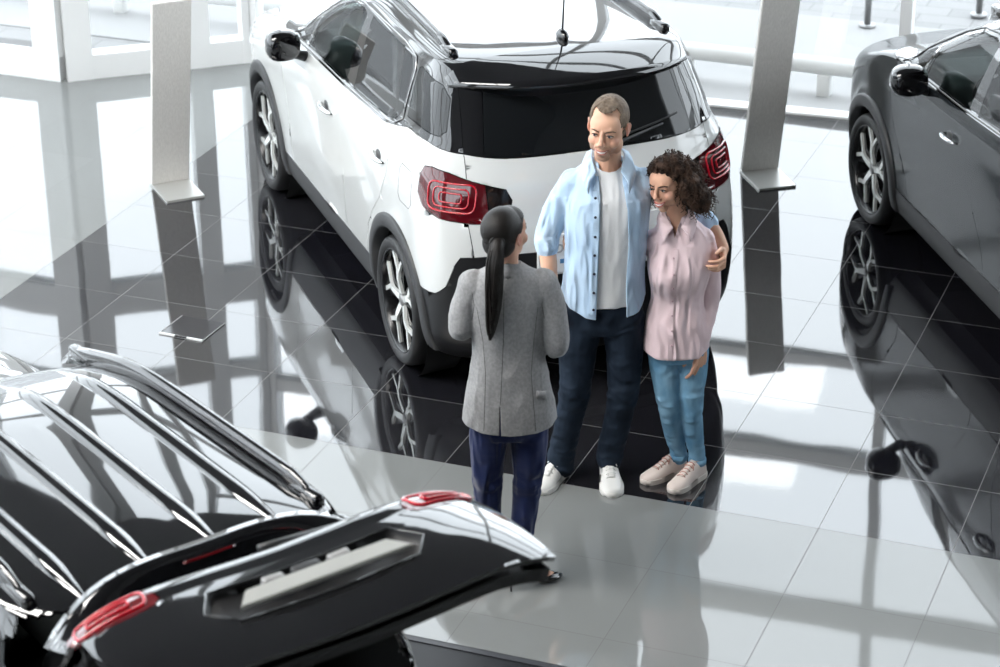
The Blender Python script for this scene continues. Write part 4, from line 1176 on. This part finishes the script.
# light blue shirt, open, sleeves rolled to the elbow
shirt_m = cloth('pale_blue_cotton', (.50, .68, .87)); noise_colour(shirt_m, (.47, .65, .86), (.56, .72, .89), 7, (1, 1, .5), 3)
bm = bmesh.new()
torso(bm, [((.066, .018, 1.572), .080, .070), ((.066, .018, 1.550), .098, .078), ((.066, .018, 1.510), .150, .092), ((.066, .005, 1.42), .186, .118), ((.064, .0, 1.32), .186, .124), ((.060, .0, 1.18), .180, .122), ((.054, .0, 1.03), .178, .118), ((.050, .0, .93), .188, .124), ((.048, .0, .85), .196, .128)])
chain(bm, [(-.085, .015, 1.462), (-.150, .018, 1.345), (-.196, .02, 1.225), (-.200, .006, 1.180)], [.066, .061, .053, .049])
chain(bm, [(.225, .02, 1.462), (.34, .12, 1.405), (.445, .165, 1.29), (.52, .13, 1.215)], [.066, .060, .056, .050])
b = remesh(bm, .0062, 7)
wrinkle(b, .0055, (16, 16, 4), 5, lambda p: 1.0 if p.z < 1.42 else .4)
cut_del(b, [(.018, 1.70), (.026, 1.50), (.030, 1.40), (.026, 1.2), (.020, 1.0), (.012, .80), (.158, .80), (.150, 1.0), (.156, 1.2), (.150, 1.38), (.128, 1.50), (.125, 1.70)], lambda f: f.calc_center_median().y < .005)
cut_del(b, [(-.4, .70), (-.4, .965), (-.145, .955), (-.10, .905), (-.03, .872), (.02, .862), (.09, .868), (.15, .868), (.21, .885), (.255, .955), (.4, .965), (.4, .70)], lambda f: f.calc_center_median().z < 1.0)
lip_all(b, .006); shirt = obj('shirt', b, shirt_m, man)
bvs = BVHTree.FromBMesh(b) if b.is_valid else None
def surf(me, x, z, off=.003, y0=-1.):
    bv = BVHTree.FromPolygons([v.co for v in me.vertices], [p.vertices for p in me.polygons])
    return lambda x, z, off=off: (lambda h: (h[0]+V((0, -off, 0))) if h[0] else V((x, -.1, z)))(bv.ray_cast(V((x, y0, z)), V((0, 1, 0))))
on = surf(shirt.data, 0, 0)
def strip(on, pts, w, m, parent, name, th=.003):
    bm = bmesh.new(); rr = []
    for x, z in resample(pts, .012, closed=False):
        a = on(x-w/2, z, .001); c = on(x+w/2, z, .001); o2 = V((0, -th, 0))
        rr.append([a, a+o2, c+o2, c])
    add_loft(bm, rr); fixn(bm); return obj(name, bm, m, parent, smooth=False)
strip(on, [(.004, 1.47), (.012, 1.38), (.008, 1.2), (.002, 1.0), (-.006, .89)], .026, shirt_m, shirt, 'placket')
for z in (1.44, 1.355, 1.265, 1.175, 1.085, .995, .915):
    bm = bmesh.new(); p = on(.008-.012*(1.3-z)*(z < 1.3), z, .005); add_lathe(bm, [(0, -.002), (.0055, -.002), (.0062, 0), (.0055, .002), (0, .002)], 14, c=p); obj('button', bm, mat('navy_button', (.012, .018, .045), .3), shirt)
for sg in (1, -1):      # collar leaves
    bm = bmesh.new(); cx = .066
    A = [(cx+sg*.066, .045, 1.612), (cx+sg*.074, .0, 1.602), (cx+sg*.069, -.045, 1.582), (cx+sg*.058, -.082, 1.552)]
    B = [(cx+sg*.096, .050, 1.572), (cx+sg*.118, .0, 1.548), (cx+sg*.116, -.062, 1.520), (cx+sg*.092, -.122, 1.468)]
    A = catmull(A, 4); B = catmull(B, 4)
    rr = []
    for a, c in zip(A, B):
        a = V(a); c = V(c); m_ = (a+c)/2+V((sg*.010, -.006, .008)); rr.append([a, m_, c, c-V((sg*.004, -.003, .004)), m_-V((sg*.005, -.003, .005)), a-V((sg*.005, 0, .002))])
    add_loft(bm, rr); fixn(bm); obj('collar', bm, shirt_m, shirt)
bm = bmesh.new(); chain(bm, [(-.196, .022, 1.222), (-.201, .012, 1.195), (-.200, .0, 1.165)], [.051, .0545, .050]); b = remesh(bm, .006, 2); wrinkle(b, .004, (14, 14, 40)); obj('rolled_cuff', b, shirt_m, shirt)
# dark jeans
jm = folds(denim('dark_denim', (.007, .013, .024), (.020, .032, .052)), 8, .6, (1, 1, 1.5))
bm = bmesh.new()
torso(bm, [((.050, .01, .955), .150, .098), ((.050, .01, .88), .168, .108), ((.048, .01, .80), .178, .112), ((.048, .01, .76), .170, .100)], e=2.4)
chain(bm, [(-.042, .01, .83), (-.060, -.008, .66), (-.073, -.026, .47), (-.104, .0, .28), (-.132, .016, .12), (-.136, .015, .065)], [.098, .087, .070, .063, .060, .062])
chain(bm, [(.140, .01, .83), (.150, -.008, .66), (.147, -.026, .47), (.121, .0, .28), (.097, .014, .16), (.092, .015, .10)], [.098, .087, .070, .063, .060, .062])
b = remesh(bm, .0062, 5); wrinkle(b, .006, (9, 9, 16), 8, lambda p: .35+.9*max(0, 1-abs(p.z-.45)/.12)+1.1*max(0, 1-p.z/.30))
obj('jeans', b, jm, man)
wl = mat('white_leather', (.74, .74, .72), .4); ws_ = mat('white_sole', (.78, .77, .74), .5)
shoe(man, (.088, .085, 0), R(-88), .285, wl, ws_, mat('white_lace', (.82, .82, .80), .7), 1.08)
shoe(man, (-.118, .085, 0), R(-118), .285, wl, ws_, MATS['white_lace'], 1.08)

# ------------------------------------------------------------------ WOMAN IN PINK
pink = thing('person', 'smiling curly-haired woman in a pale pink blouse and light blue jeans', 'person', (-.084, .253, 0), YAW)
sk2 = (.66, .38, .265)
PH = Matrix.Translation((-.124, -.030, 1.486)) @ Matrix.Rotation(R(-40), 4, 'Z') @ Matrix.Rotation(R(8), 4, 'X') @ Matrix.Rotation(R(-6), 4, 'Y')
KP = .96
bm = bmesh.new(); head_solid(bm, PH, KP, fem=True)
chain(bm, [(-.110, .0, 1.44), (-.085, .012, 1.34), (-.065, .018, 1.25)], [.050, .046, .060])
torso(bm, [((-.062, .02, 1.262), .05, .04), ((-.062, .015, 1.225), .120, .062), ((-.062, .01, 1.15), .128, .078), ((-.065, .0, 1.05), .118, .088), ((-.066, .01, .92), .100, .072), ((-.066, .01, .80), .130, .088), ((-.062, .01, .70), .140, .095)])
chain(bm, [(.045, .015, 1.198), (.068, .03, 1.07), (.080, .03, .935), (.062, -.005, .82), (.040, -.045, .705)], [.040, .034, .031, .028, .020])
hand(bm, (.040, -.048, .70), (-.10, -.18, -1), (-.6, .8, 0), (-.3, -1, 0), 1.0, (16, 22, 16))
chain(bm, [(-.170, .015, 1.198), (-.26, .10, 1.12), (-.40, .15, 1.085), (-.48, .15, 1.125), (-.538, .108, 1.16)], [.040, .034, .031, .027, .020])
hand(bm, (-.538, .108, 1.16), (-.45, -.75, .12), (.8, -.4, 0), (0, .1, 1), .88, (30, 30, 20))
for pts in ([(-.125, .01, .70), (-.118, -.005, .55), (-.098, -.015, .395), (-.072, .025, .24), (-.040, .045, .08)], [(.005, .01, .70), (.008, -.01, .55), (.004, -.02, .395), (.022, .01, .24), (.040, .01, .08)]):
    chain(bm, pts, [.074, .062, .045, .040, .028])
b = remesh(bm, .0040, 3, .5); o = obj('body', b, skin_mat('skin_tan', sk2), pink); tone(o.data, sk2, PH, KP)
face_parts(o, PH, KP, mat('iris_brown', (.02, .012, .008), .2), mat('brow_dark', (.03, .018, .012), .8), mat('lips_rose', (.46, .13, .12), .4), mat('lash_dark', (.012, .008, .006), .6), fem=True)
# curly hair
hc = mat('curly_hair', (.045, .028, .020), .6, spec=.2); noise_colour(hc, (.016, .010, .007), (.080, .046, .032), 30, (1, 1, 1))
def H2(p): return PH @ (V(p)*KP)
blobs = [((0, .022, .052), (.094, .100, .075)), ((-.088, -.012, -.01), (.034, .042, .075)), ((.0, -.026, .092), (.058, .040, .024)), ((.090, .035, -.03), (.050, .070, .090)), ((-.092, .030, -.03), (.046, .065, .085)), ((.02, .095, -.02), (.105, .065, .10)), ((.105, .070, -.10), (.055, .065, .075)), ((-.075, .07, -.085), (.045, .055, .060)), ((.03, .10, -.11), (.085, .055, .055))]
bm = bmesh.new()
for c, r_ in blobs: add_ell(bm, H2(c), tuple(x*KP*.92 for x in r_), PH.to_3x3(), 20, 14)
b = remesh(bm, .007, 3)
I = PH.inverted()
wrinkle(b, .006, (45, 45, 45), 2)
rnd = random.Random(5)
cb = bmesh.new(); cnt = 0
while cnt < 950:
    c, r_ = blobs[rnd.choices(range(len(blobs)), weights=[1.8, .9, 1.0, 1, 1, 1.1, .8, .7, .8])[0]]
    d = V((rnd.gauss(0, 1), rnd.gauss(0, 1), rnd.gauss(0, 1))).normalized()
    p = V((c[0]+d.x*r_[0], c[1]+d.y*r_[1], c[2]+d.z*r_[2]))
    if p.y < -.022 and abs(p.x) < .062 and p.z < .076: continue
    if p.y < -.094: continue
    if p.y < -.06 and p.z < .085: continue
    cnt += 1
    n_ = 16; L_ = rnd.uniform(.03, .070) if p.y > -.03 else rnd.uniform(.015, .03); cr = rnd.uniform(.004, .0085); ph = rnd.uniform(0, 6.3); sp_ = rnd.uniform(1.6, 3.2)*rnd.choice((1, -1))
    down = V((d.x*.35, d.y*.35, -.9+.25*d.z)).normalized()
    a_, b_ = frame_of(down); pts = []
    for i in range(n_):
        t = i/(n_-1); q = p+down*(L_*(t-.3))+d*.006*t; an = ph+sp_*2*math.pi*t
        pts.append(H2(q+(a_*math.cos(an)+b_*math.sin(an))*cr*(.5+.5*t)))
    add_tube(cb, pts, [.0022*(1-.5*i/n_) for i in range(n_)], n=5)
me = bpy.data.meshes.new('t'); cb.to_mesh(me); cb.free(); b.from_mesh(me); bpy.data.meshes.remove(me)
obj('hair', b, hc, pink)
# blouse
bl_m = cloth('pink_blouse', (.80, .63, .66), .08); 
bm = bmesh.new()
torso(bm, [((-.074, .014, 1.322), .050, .048), ((-.072, .015, 1.290), .070, .058), ((-.066, .014, 1.250), .110, .072), ((-.063, .010, 1.200), .134, .087), ((-.066, .0, 1.10), .140, .108), ((-.068, -.002, 1.03), .132, .112), ((-.070, .005, .93), .116, .092), ((-.071, .005, .82), .136, .102), ((-.070, .005, .72), .148, .112), ((-.070, .005, .655), .150, .114)])
chain(bm, [(.040, .015, 1.195), (.068, .03, 1.07), (.080, .03, .935), (.063, -.003, .82), (.045, -.038, .735)], [.052, .048, .044, .038, .032])
chain(bm, [(-.165, .015, 1.195), (-.26, .10, 1.12), (-.40, .15, 1.085), (-.52, .13, 1.12)], [.052, .046, .042, .034])
b = remesh(bm, .0058, 6); wrinkle(b, .0045, (15, 15, 5), 11, lambda p: 1 if p.z < 1.2 else .4)
cut_del(b, [(-.4, .5), (-.4, .66), (-.21, .672), (-.15, .648), (-.07, .640), (.02, .652), (.075, .690), (.3, .69), (.3, .5)], lambda f: f.calc_center_median().z < .72)
cut_del(b, [(-.140, 1.39), (-.118, 1.315), (-.104, 1.272), (-.094, 1.232), (-.082, 1.272), (-.064, 1.315), (-.040, 1.39)], lambda f: f.calc_center_median().y < .03 and f.calc_center_median().z > 1.15)
lip_all(b, .004); blouse = obj('blouse', b, bl_m, pink); onb = surf(blouse.data, 0, 0)
strip(onb, [(-.088, 1.185), (-.096, 1.10), (-.102, 1.0), (-.102, .9), (-.104, .8), (-.108, .665)], .020, bl_m, blouse, 'placket', .0025)
for z in (1.15, 1.08, 1.01, .94, .87, .80, .73):
    bm = bmesh.new(); add_lathe(bm, [(0, -.0015), (.0042, -.0015), (.0045, 0), (0, .0015)], 12, c=onb(-.100, z, .005)); obj('button', bm, mat('pink_button', (.55, .36, .40), .3), blouse)
for sg in (1, -1):
    bm = bmesh.new(); cx = -.084
    A = [(cx+sg*.046, .045, 1.352), (cx+sg*.054, .010, 1.342), (cx+sg*.047, -.024, 1.320), (cx+sg*.020, -.060, 1.282)]
    B = [(cx+sg*.066, .050, 1.315), (cx+sg*.086, .010, 1.300), (cx+sg*.084, -.042, 1.272), (cx+sg*.058, -.094, 1.228)]
    rr = []
    for a, c in zip(catmull(A, 4), catmull(B, 4)):
        a = V(a); c = V(c); m_ = (a+c)/2+V((sg*.006, -.006, .007)); rr.append([a, m_, c, c-V((sg*.003, -.003, .004)), m_-V((sg*.004, -.003, .005)), a-V((sg*.004, 0, .002))])
    add_loft(bm, rr); fixn(bm); obj('collar', bm, bl_m, blouse)
bm = bmesh.new(); chain(bm, [(.048, -.030, .752), (.043, -.042, .725), (.040, -.046, .705)], [.030, .030, .029]); b = remesh(bm, .005, 2); obj('cuff', b, bl_m, blouse)
# light jeans
jl = folds(denim('light_denim', (.10, .25, .40), (.26, .46, .62)), 9, .5, (1, 1, 1.6))
bm = bmesh.new()
torso(bm, [((-.066, .01, .80), .118, .085), ((-.066, .01, .72), .140, .100), ((-.064, .01, .66), .142, .102), ((-.062, .01, .62), .130, .092)], e=2.4)
chain(bm, [(-.125, .01, .68), (-.118, -.003, .55), (-.098, -.012, .395), (-.074, .024, .24), (-.046, .042, .12), (-.042, .044, .09)], [.080, .067, .052, .045, .037, .038])
chain(bm, [(.000, .01, .68), (.006, -.008, .55), (.003, -.018, .395), (.021, .008, .24), (.038, .012, .12), (.041, .012, .085)], [.080, .067, .052, .045, .037, .038])
b = remesh(bm, .0055, 4); wrinkle(b, .004, (9, 9, 18), 4, lambda p: .3+1.0*max(0, 1-abs(p.z-.39)/.10)+1.2*max(0, 1-p.z/.24))
j = obj('jeans', b, jl, pink)
for c in ((-.043, .044, .092), (.041, .012, .085)):
    bm = bmesh.new(); add_lathe(bm, [(.034, -.014), (.0415, -.014), (.043, 0), (.0415, .014), (.034, .014)], 28, axis='z', c=c); obj('turn_up', bm, jl, j)
cm = mat('cream_leather', (.72, .62, .57), .5); cs = mat('cream_sole', (.74, .68, .63), .55); cl_ = mat('rose_lace', (.50, .25, .20), .6)
shoe(pink, (.070, .035, 0), R(-131), .25, cm, cs, cl_, .92)
shoe(pink, (-.012, .080, 0), R(-147), .25, cm, cs, cl_, .92)

# ------------------------------------------------------------------ WOMAN IN GREY BLAZER, FROM BEHIND
grw = thing('person', 'woman seen from behind, dark ponytail, grey blazer and navy trousers', 'person', (-.524, -.937, 0), YAW)
sk3 = (.68, .40, .29)
QH = Matrix.Translation((.004, .015, 1.622)) @ Matrix.Rotation(R(180-38), 4, 'Z') @ Matrix.Rotation(R(-6), 4, 'X')
KQ = .93
bm = bmesh.new(); head_solid(bm, QH, KQ, fem=True)
chain(bm, [(.004, .01, 1.58), (.006, -.005, 1.48), (.008, -.01, 1.41)], [.050, .046, .060])
torso(bm, [((.008, -.01, 1.43), .05, .045), ((.008, -.005, 1.395), .135, .066), ((.008, .0, 1.30), .140, .085), ((.010, .0, 1.12), .115, .078), ((.010, .0, .98), .135, .090), ((.010, .0, .86), .150, .100)])
for s in (1, -1):
    x = .008
    E_ = (x+s*.195-(.0 if s > 0 else -.01), -.02, 1.148 if s > 0 else 1.225)
    chain(bm, [(x+s*.150, -.005, 1.375), (x+s*.185, -.015, 1.26), E_, (x+s*.15, .10, E_[2]+.02), (x+s*.06, .20, E_[2]+.06)], [.044, .038, .034, .030, .020])
    hand(bm, (x+s*.06, .20, E_[2]+.06), (-s*.8, .35, .1), (0, -1, .2), (0, 0, 1), .88, (30, 30, 20))
for pts in ([(-.065, .0, .84), (-.078, -.005, .68), (-.080, .0, .50), (-.076, .0, .32), (-.066, .0, .14)], [(.085, .0, .84), (.092, -.005, .68), (.086, .0, .50), (.066, .0, .32), (.050, -.005, .14)]):
    chain(bm, pts, [.080, .068, .047, .042, .030])
for x0, y0, a in ((-.070, -.020, 62), (.036, -.040, 28)):      # feet in heels
    c, s = math.cos(R(a)), math.sin(R(a)); chain(bm, [(x0, y0+.0, .115), (x0+.07*c, y0+.07*s, .085), (x0+.14*c, y0+.14*s, .035), (x0+.19*c, y0+.19*s, .018)], [.026, .028, .024, .012])
b = remesh(bm, .0042, 3, .5); o = obj('body', b, skin_mat('skin_fair', sk3), grw); tone(o.data, sk3, QH, KQ)
face_parts(o, QH, KQ, MATS['iris_brown'], MATS['brow_dark'], MATS['lips_rose'], MATS['lash_dark'], fem=True)
hb = mat('sleek_dark_hair', (.010, .008, .007), .42, spec=.35, bump=(160, .2, (3, 3, .25)))
def QQ(p): return QH @ (V(p)*KQ)
bm = bmesh.new()
for c, r_ in (((0, .030, .042), (.085, .103, .092)), ((0, .055, -.02), (.074, .072, .070)), ((0, -.030, .066), (.066, .056, .050))): add_ell(bm, QQ(c), tuple(x*KQ for x in r_), QH.to_3x3(), 28, 20)
b = remesh(bm, .0045, 4); I = QH.inverted(); dl = []
for f in b.faces:
    p = (I @ f.calc_center_median())/KQ
    keep = (p.z > .068 if p.y < -.05 else (p.z > .012+.9*max(0, -.01-p.y) if p.y < .028 else p.z > -.075))
    if not keep: dl.append(f)
bmesh.ops.delete(b, geom=dl, context='FACES'); lip_all(b, .006)
hp = obj('hair', b, hb, grw)
bm = bmesh.new()
base_ = QQ((-.0, .125, .012))
pts = [(-.028, -.075, 1.640), (-.035, -.112, 1.618), (-.043, -.135, 1.555), (-.046, -.142, 1.47), (-.050, -.138, 1.38), (-.058, -.128, 1.29), (-.066, -.122, 1.215)]
rad = [.024, .027, .034, .035, .031, .022, .006]
P = catmull([p+(r_,) for p, r_ in zip(pts, rad)], 6)
add_tube(bm, [p[:3] for p in P], [max(p[3], .003) for p in P], n=22, flat=(1.0, .72))
rnd = random.Random(2)
for k in range(46):
    a = rnd.uniform(0, 6.28); ph = rnd.uniform(-.3, .3); n0 = rnd.randint(2, 8); n1 = rnd.randint(26, len(P)-1); q = []
    for i in range(n0, n1, 2):
        rr_ = P[i][3]*(1.0); an = a+ph*i/8; q.append(V(P[i][:3])+V((math.cos(an)*rr_, math.sin(an)*rr_*.74, 0)))
    add_tube(bm, q, .0030, n=5)
tl_ = obj('ponytail', bm, hb, hp)
bm = bmesh.new(); add_tube(bm, [V((-.0335, -.100, 1.628))+V((.027*math.cos(t), .008*math.sin(t), .022*math.sin(t))) for t in [6.283*k/20 for k in range(20)]], .006, n=8, closed=True); obj('hair_tie', bm, mat('hair_tie', (.008, .008, .008), .6), hp)
# blazer
bz = mat('grey_wool', (.30, .30, .305), .9, spec=.15, sheen=.2, bump=(500, .25, (1, 1, 1))); noise_colour(bz, (.27, .27, .275), (.345, .345, .35), 90, (1, 1, .8), 6)
bm = bmesh.new()
torso(bm, [((.008, -.008, 1.462), .060, .056), ((.008, -.008, 1.440), .095, .068), ((.008, -.005, 1.405), .148, .082), ((.006, .0, 1.33), .165, .102), ((.006, .0, 1.22), .155, .106), ((.008, .0, 1.10), .145, .100), ((.010, .0, .98), .162, .112), ((.012, .0, .86), .186, .124), ((.012, .0, .765), .198, .130)], e=2.4)
for s in (1, -1):
    x = .008; E_ = (x+s*.197-(.0 if s > 0 else -.006), -.02, 1.105 if s > 0 else 1.185)
    chain(bm, [(x+s*.140, -.005, 1.378), (x+s*.178, -.014, 1.27), E_, (x+s*.165, .08, E_[2]+.01), (x+s*.095, .165, E_[2]+.045)], [.060, .055, .049, .044, .038])
b = remesh(bm, .006, 5); wrinkle(b, .0035, (9, 9, 7), 21, lambda p: 1.4 if abs(p.x-.008) > .13 else .8)
cut_del(b, [(-.4, .5), (-.4, .80), (-.18, .80), (-.10, .787), (.01, .780), (.12, .787), (.20, .80), (.4, .80), (.4, .5)], lambda f: f.calc_center_median().z < .9)
cut_del(b, [(-.022, .70), (-.036, .70), (-.0285, .90), (-.0265, .90)], lambda f: f.calc_center_median().y < -.02)
for v in b.verts: v.co.z += .035*min(max((v.co.z-.78)/.3, 0), 1)
lip_all(b, .006); blazer = obj('blazer', b, bz, grw); onz = surf(blazer.data, 0, 0)
dk = mat('blazer_seam', (.10, .10, .105), .9)
for nm, pts in (('back_seam', [(-.008, 1.42), (-.012, 1.2), (-.022, 1.0), (-.028, .90)]), ('side_seam', [(-.118, 1.34), (-.095, 1.2), (-.085, 1.05), (-.095, .80)]), ('side_seam', [(.128, 1.34), (.112, 1.2), (.100, 1.05), (.118, .80)])):
    bm = bmesh.new(); add_tube(bm, [onz(x, z, -.0002) for x, z in resample(pts, .02, closed=False)], .0013, n=5); obj(nm, bm, dk, blazer)
for s in (1, -1):
    bm = bmesh.new(); cxs = .008+s*.140
    pts = [V((cxs+s*.012, .0, 1.432)), V((cxs+s*.004, -.045, 1.40)), V((cxs-s*.004, -.075, 1.345)), V((cxs+s*.006, -.08, 1.28))]
    add_tube(bm, [onz(p.x, p.z, -.0002) for p in pts[1:]], .0013, n=5); obj('armhole_seam', bm, dk, blazer)
bm = bmesh.new(); rr = []      # turned collar
for k in range(-10, 11):
    a = math.pi/2*3+k*R(13); cx, cy = .008, -.004; ca, sa = math.cos(a), math.sin(a); zz = 1.515-.004*abs(k)*.6
    i_ = V((cx+.050*ca, cy+.046*sa, zz)); t_ = V((cx+.056*ca, cy+.052*sa, zz+.006)); o_ = V((cx+.086*ca, cy+.078*sa, zz-.045)); u_ = V((cx+.080*ca, cy+.072*sa, zz-.052)); rr.append([i_, t_, o_, u_])
add_loft(bm, rr); fixn(bm); obj('collar', bm, bz, blazer)
bm = bmesh.new(); rr = []
for x in (.120, .135, .150, .163): p = onz(x, .975-(x-.12)*.35, .001); q = onz(x, .945-(x-.12)*.35, .001); rr.append([p, p+V((0, -.005, 0)), q+V((0, -.007, 0)), q])
add_loft(bm, rr); fixn(bm); obj('pocket_flap', bm, bz, blazer)
# navy trousers
nv = cloth('navy_cloth', (.012, .022, .085), .1); 
bm = bmesh.new()
torso(bm, [((.010, .0, .92), .145, .098), ((.010, .0, .84), .160, .108), ((.010, .0, .77), .158, .104), ((.010, .0, .73), .145, .09)], e=2.4)
chain(bm, [(-.068, .0, .80), (-.080, -.004, .66), (-.083, .0, .50), (-.080, .0, .34), (-.070, .0, .20), (-.068, .0, .16)], [.088, .076, .060, .054, .047, .047])
chain(bm, [(.088, .0, .80), (.092, -.004, .66), (.086, .0, .50), (.070, .0, .34), (.056, -.003, .20), (.052, -.003, .16)], [.088, .076, .060, .054, .047, .047])
b = remesh(bm, .006, 5); wrinkle(b, .005, (10, 10, 15), 31, lambda p: .3+1.1*max(0, 1-abs(p.z-.50)/.10)+.8*max(0, 1-p.z/.35))
obj('trousers', b, nv, grw)
pm = mat('black_patent', (.006, .006, .007), .1, coat=1)
for x0, y0, a in ((-.070, -.020, 62), (.036, -.040, 28)):
    c, s = math.cos(R(a)), math.sin(R(a)); Q = lambda u, v, z: V((x0+u*c-v*s, y0+u*s+v*c, z))
    bm = bmesh.new(); rr = []
    for u, hw, zt, zb in catmull([(-.034, .014, .118, .075), (-.02, .025, .125, .074), (.02, .029, .104, .066), (.07, .029, .078, .036), (.12, .034, .048, .008), (.16, .035, .040, .002), (.195, .026, .032, .002), (.222, .008, .020, .003)], 3):
        ring = []
        for k in range(16):
            t = 2*math.pi*k/16; ring.append(Q(u, hw*math.cos(t), (zt+zb)/2+(zt-zb)/2*math.sin(t)))
        rr.append(ring)
    add_loft(bm, rr); fixn(bm); sh = obj('shoe', bm, pm, grw)
    bm = bmesh.new(); add_tube(bm, [Q(-.022, 0, .085), Q(-.028, 0, .05), Q(-.026, 0, .0)], [.016, .006, .0045], n=12); obj('heel', bm, pm, sh)
# ================================================================== CAMERA
cam = bpy.data.cameras.new('camera'); co = bpy.data.objects.new('camera', cam); COL.objects.link(co); SC.camera = co
cam.sensor_width = 36; cam.sensor_fit = 'HORIZONTAL'; cam.lens = 2387.09/1000*36
yaw, pit, rol = R(21.30688), R(24.85862), R(-.50062)
f = V((-math.sin(yaw)*math.cos(pit), math.cos(yaw)*math.cos(pit), -math.sin(pit))); r = V((math.cos(yaw), math.sin(yaw), 0)); u = r.cross(f)
r2 = r*math.cos(rol)+u*math.sin(rol); u2 = -r*math.sin(rol)+u*math.cos(rol)
Mx = Matrix((r2, u2, -f)).transposed().to_4x4(); Mx.translation = V((2.65942307, -9.16839979, 5.27636463)); co.matrix_world = Mx
cam.dof.use_dof = True; cam.dof.focus_distance = 10.9; cam.dof.aperture_fstop = 3.4
cam.clip_end = 300
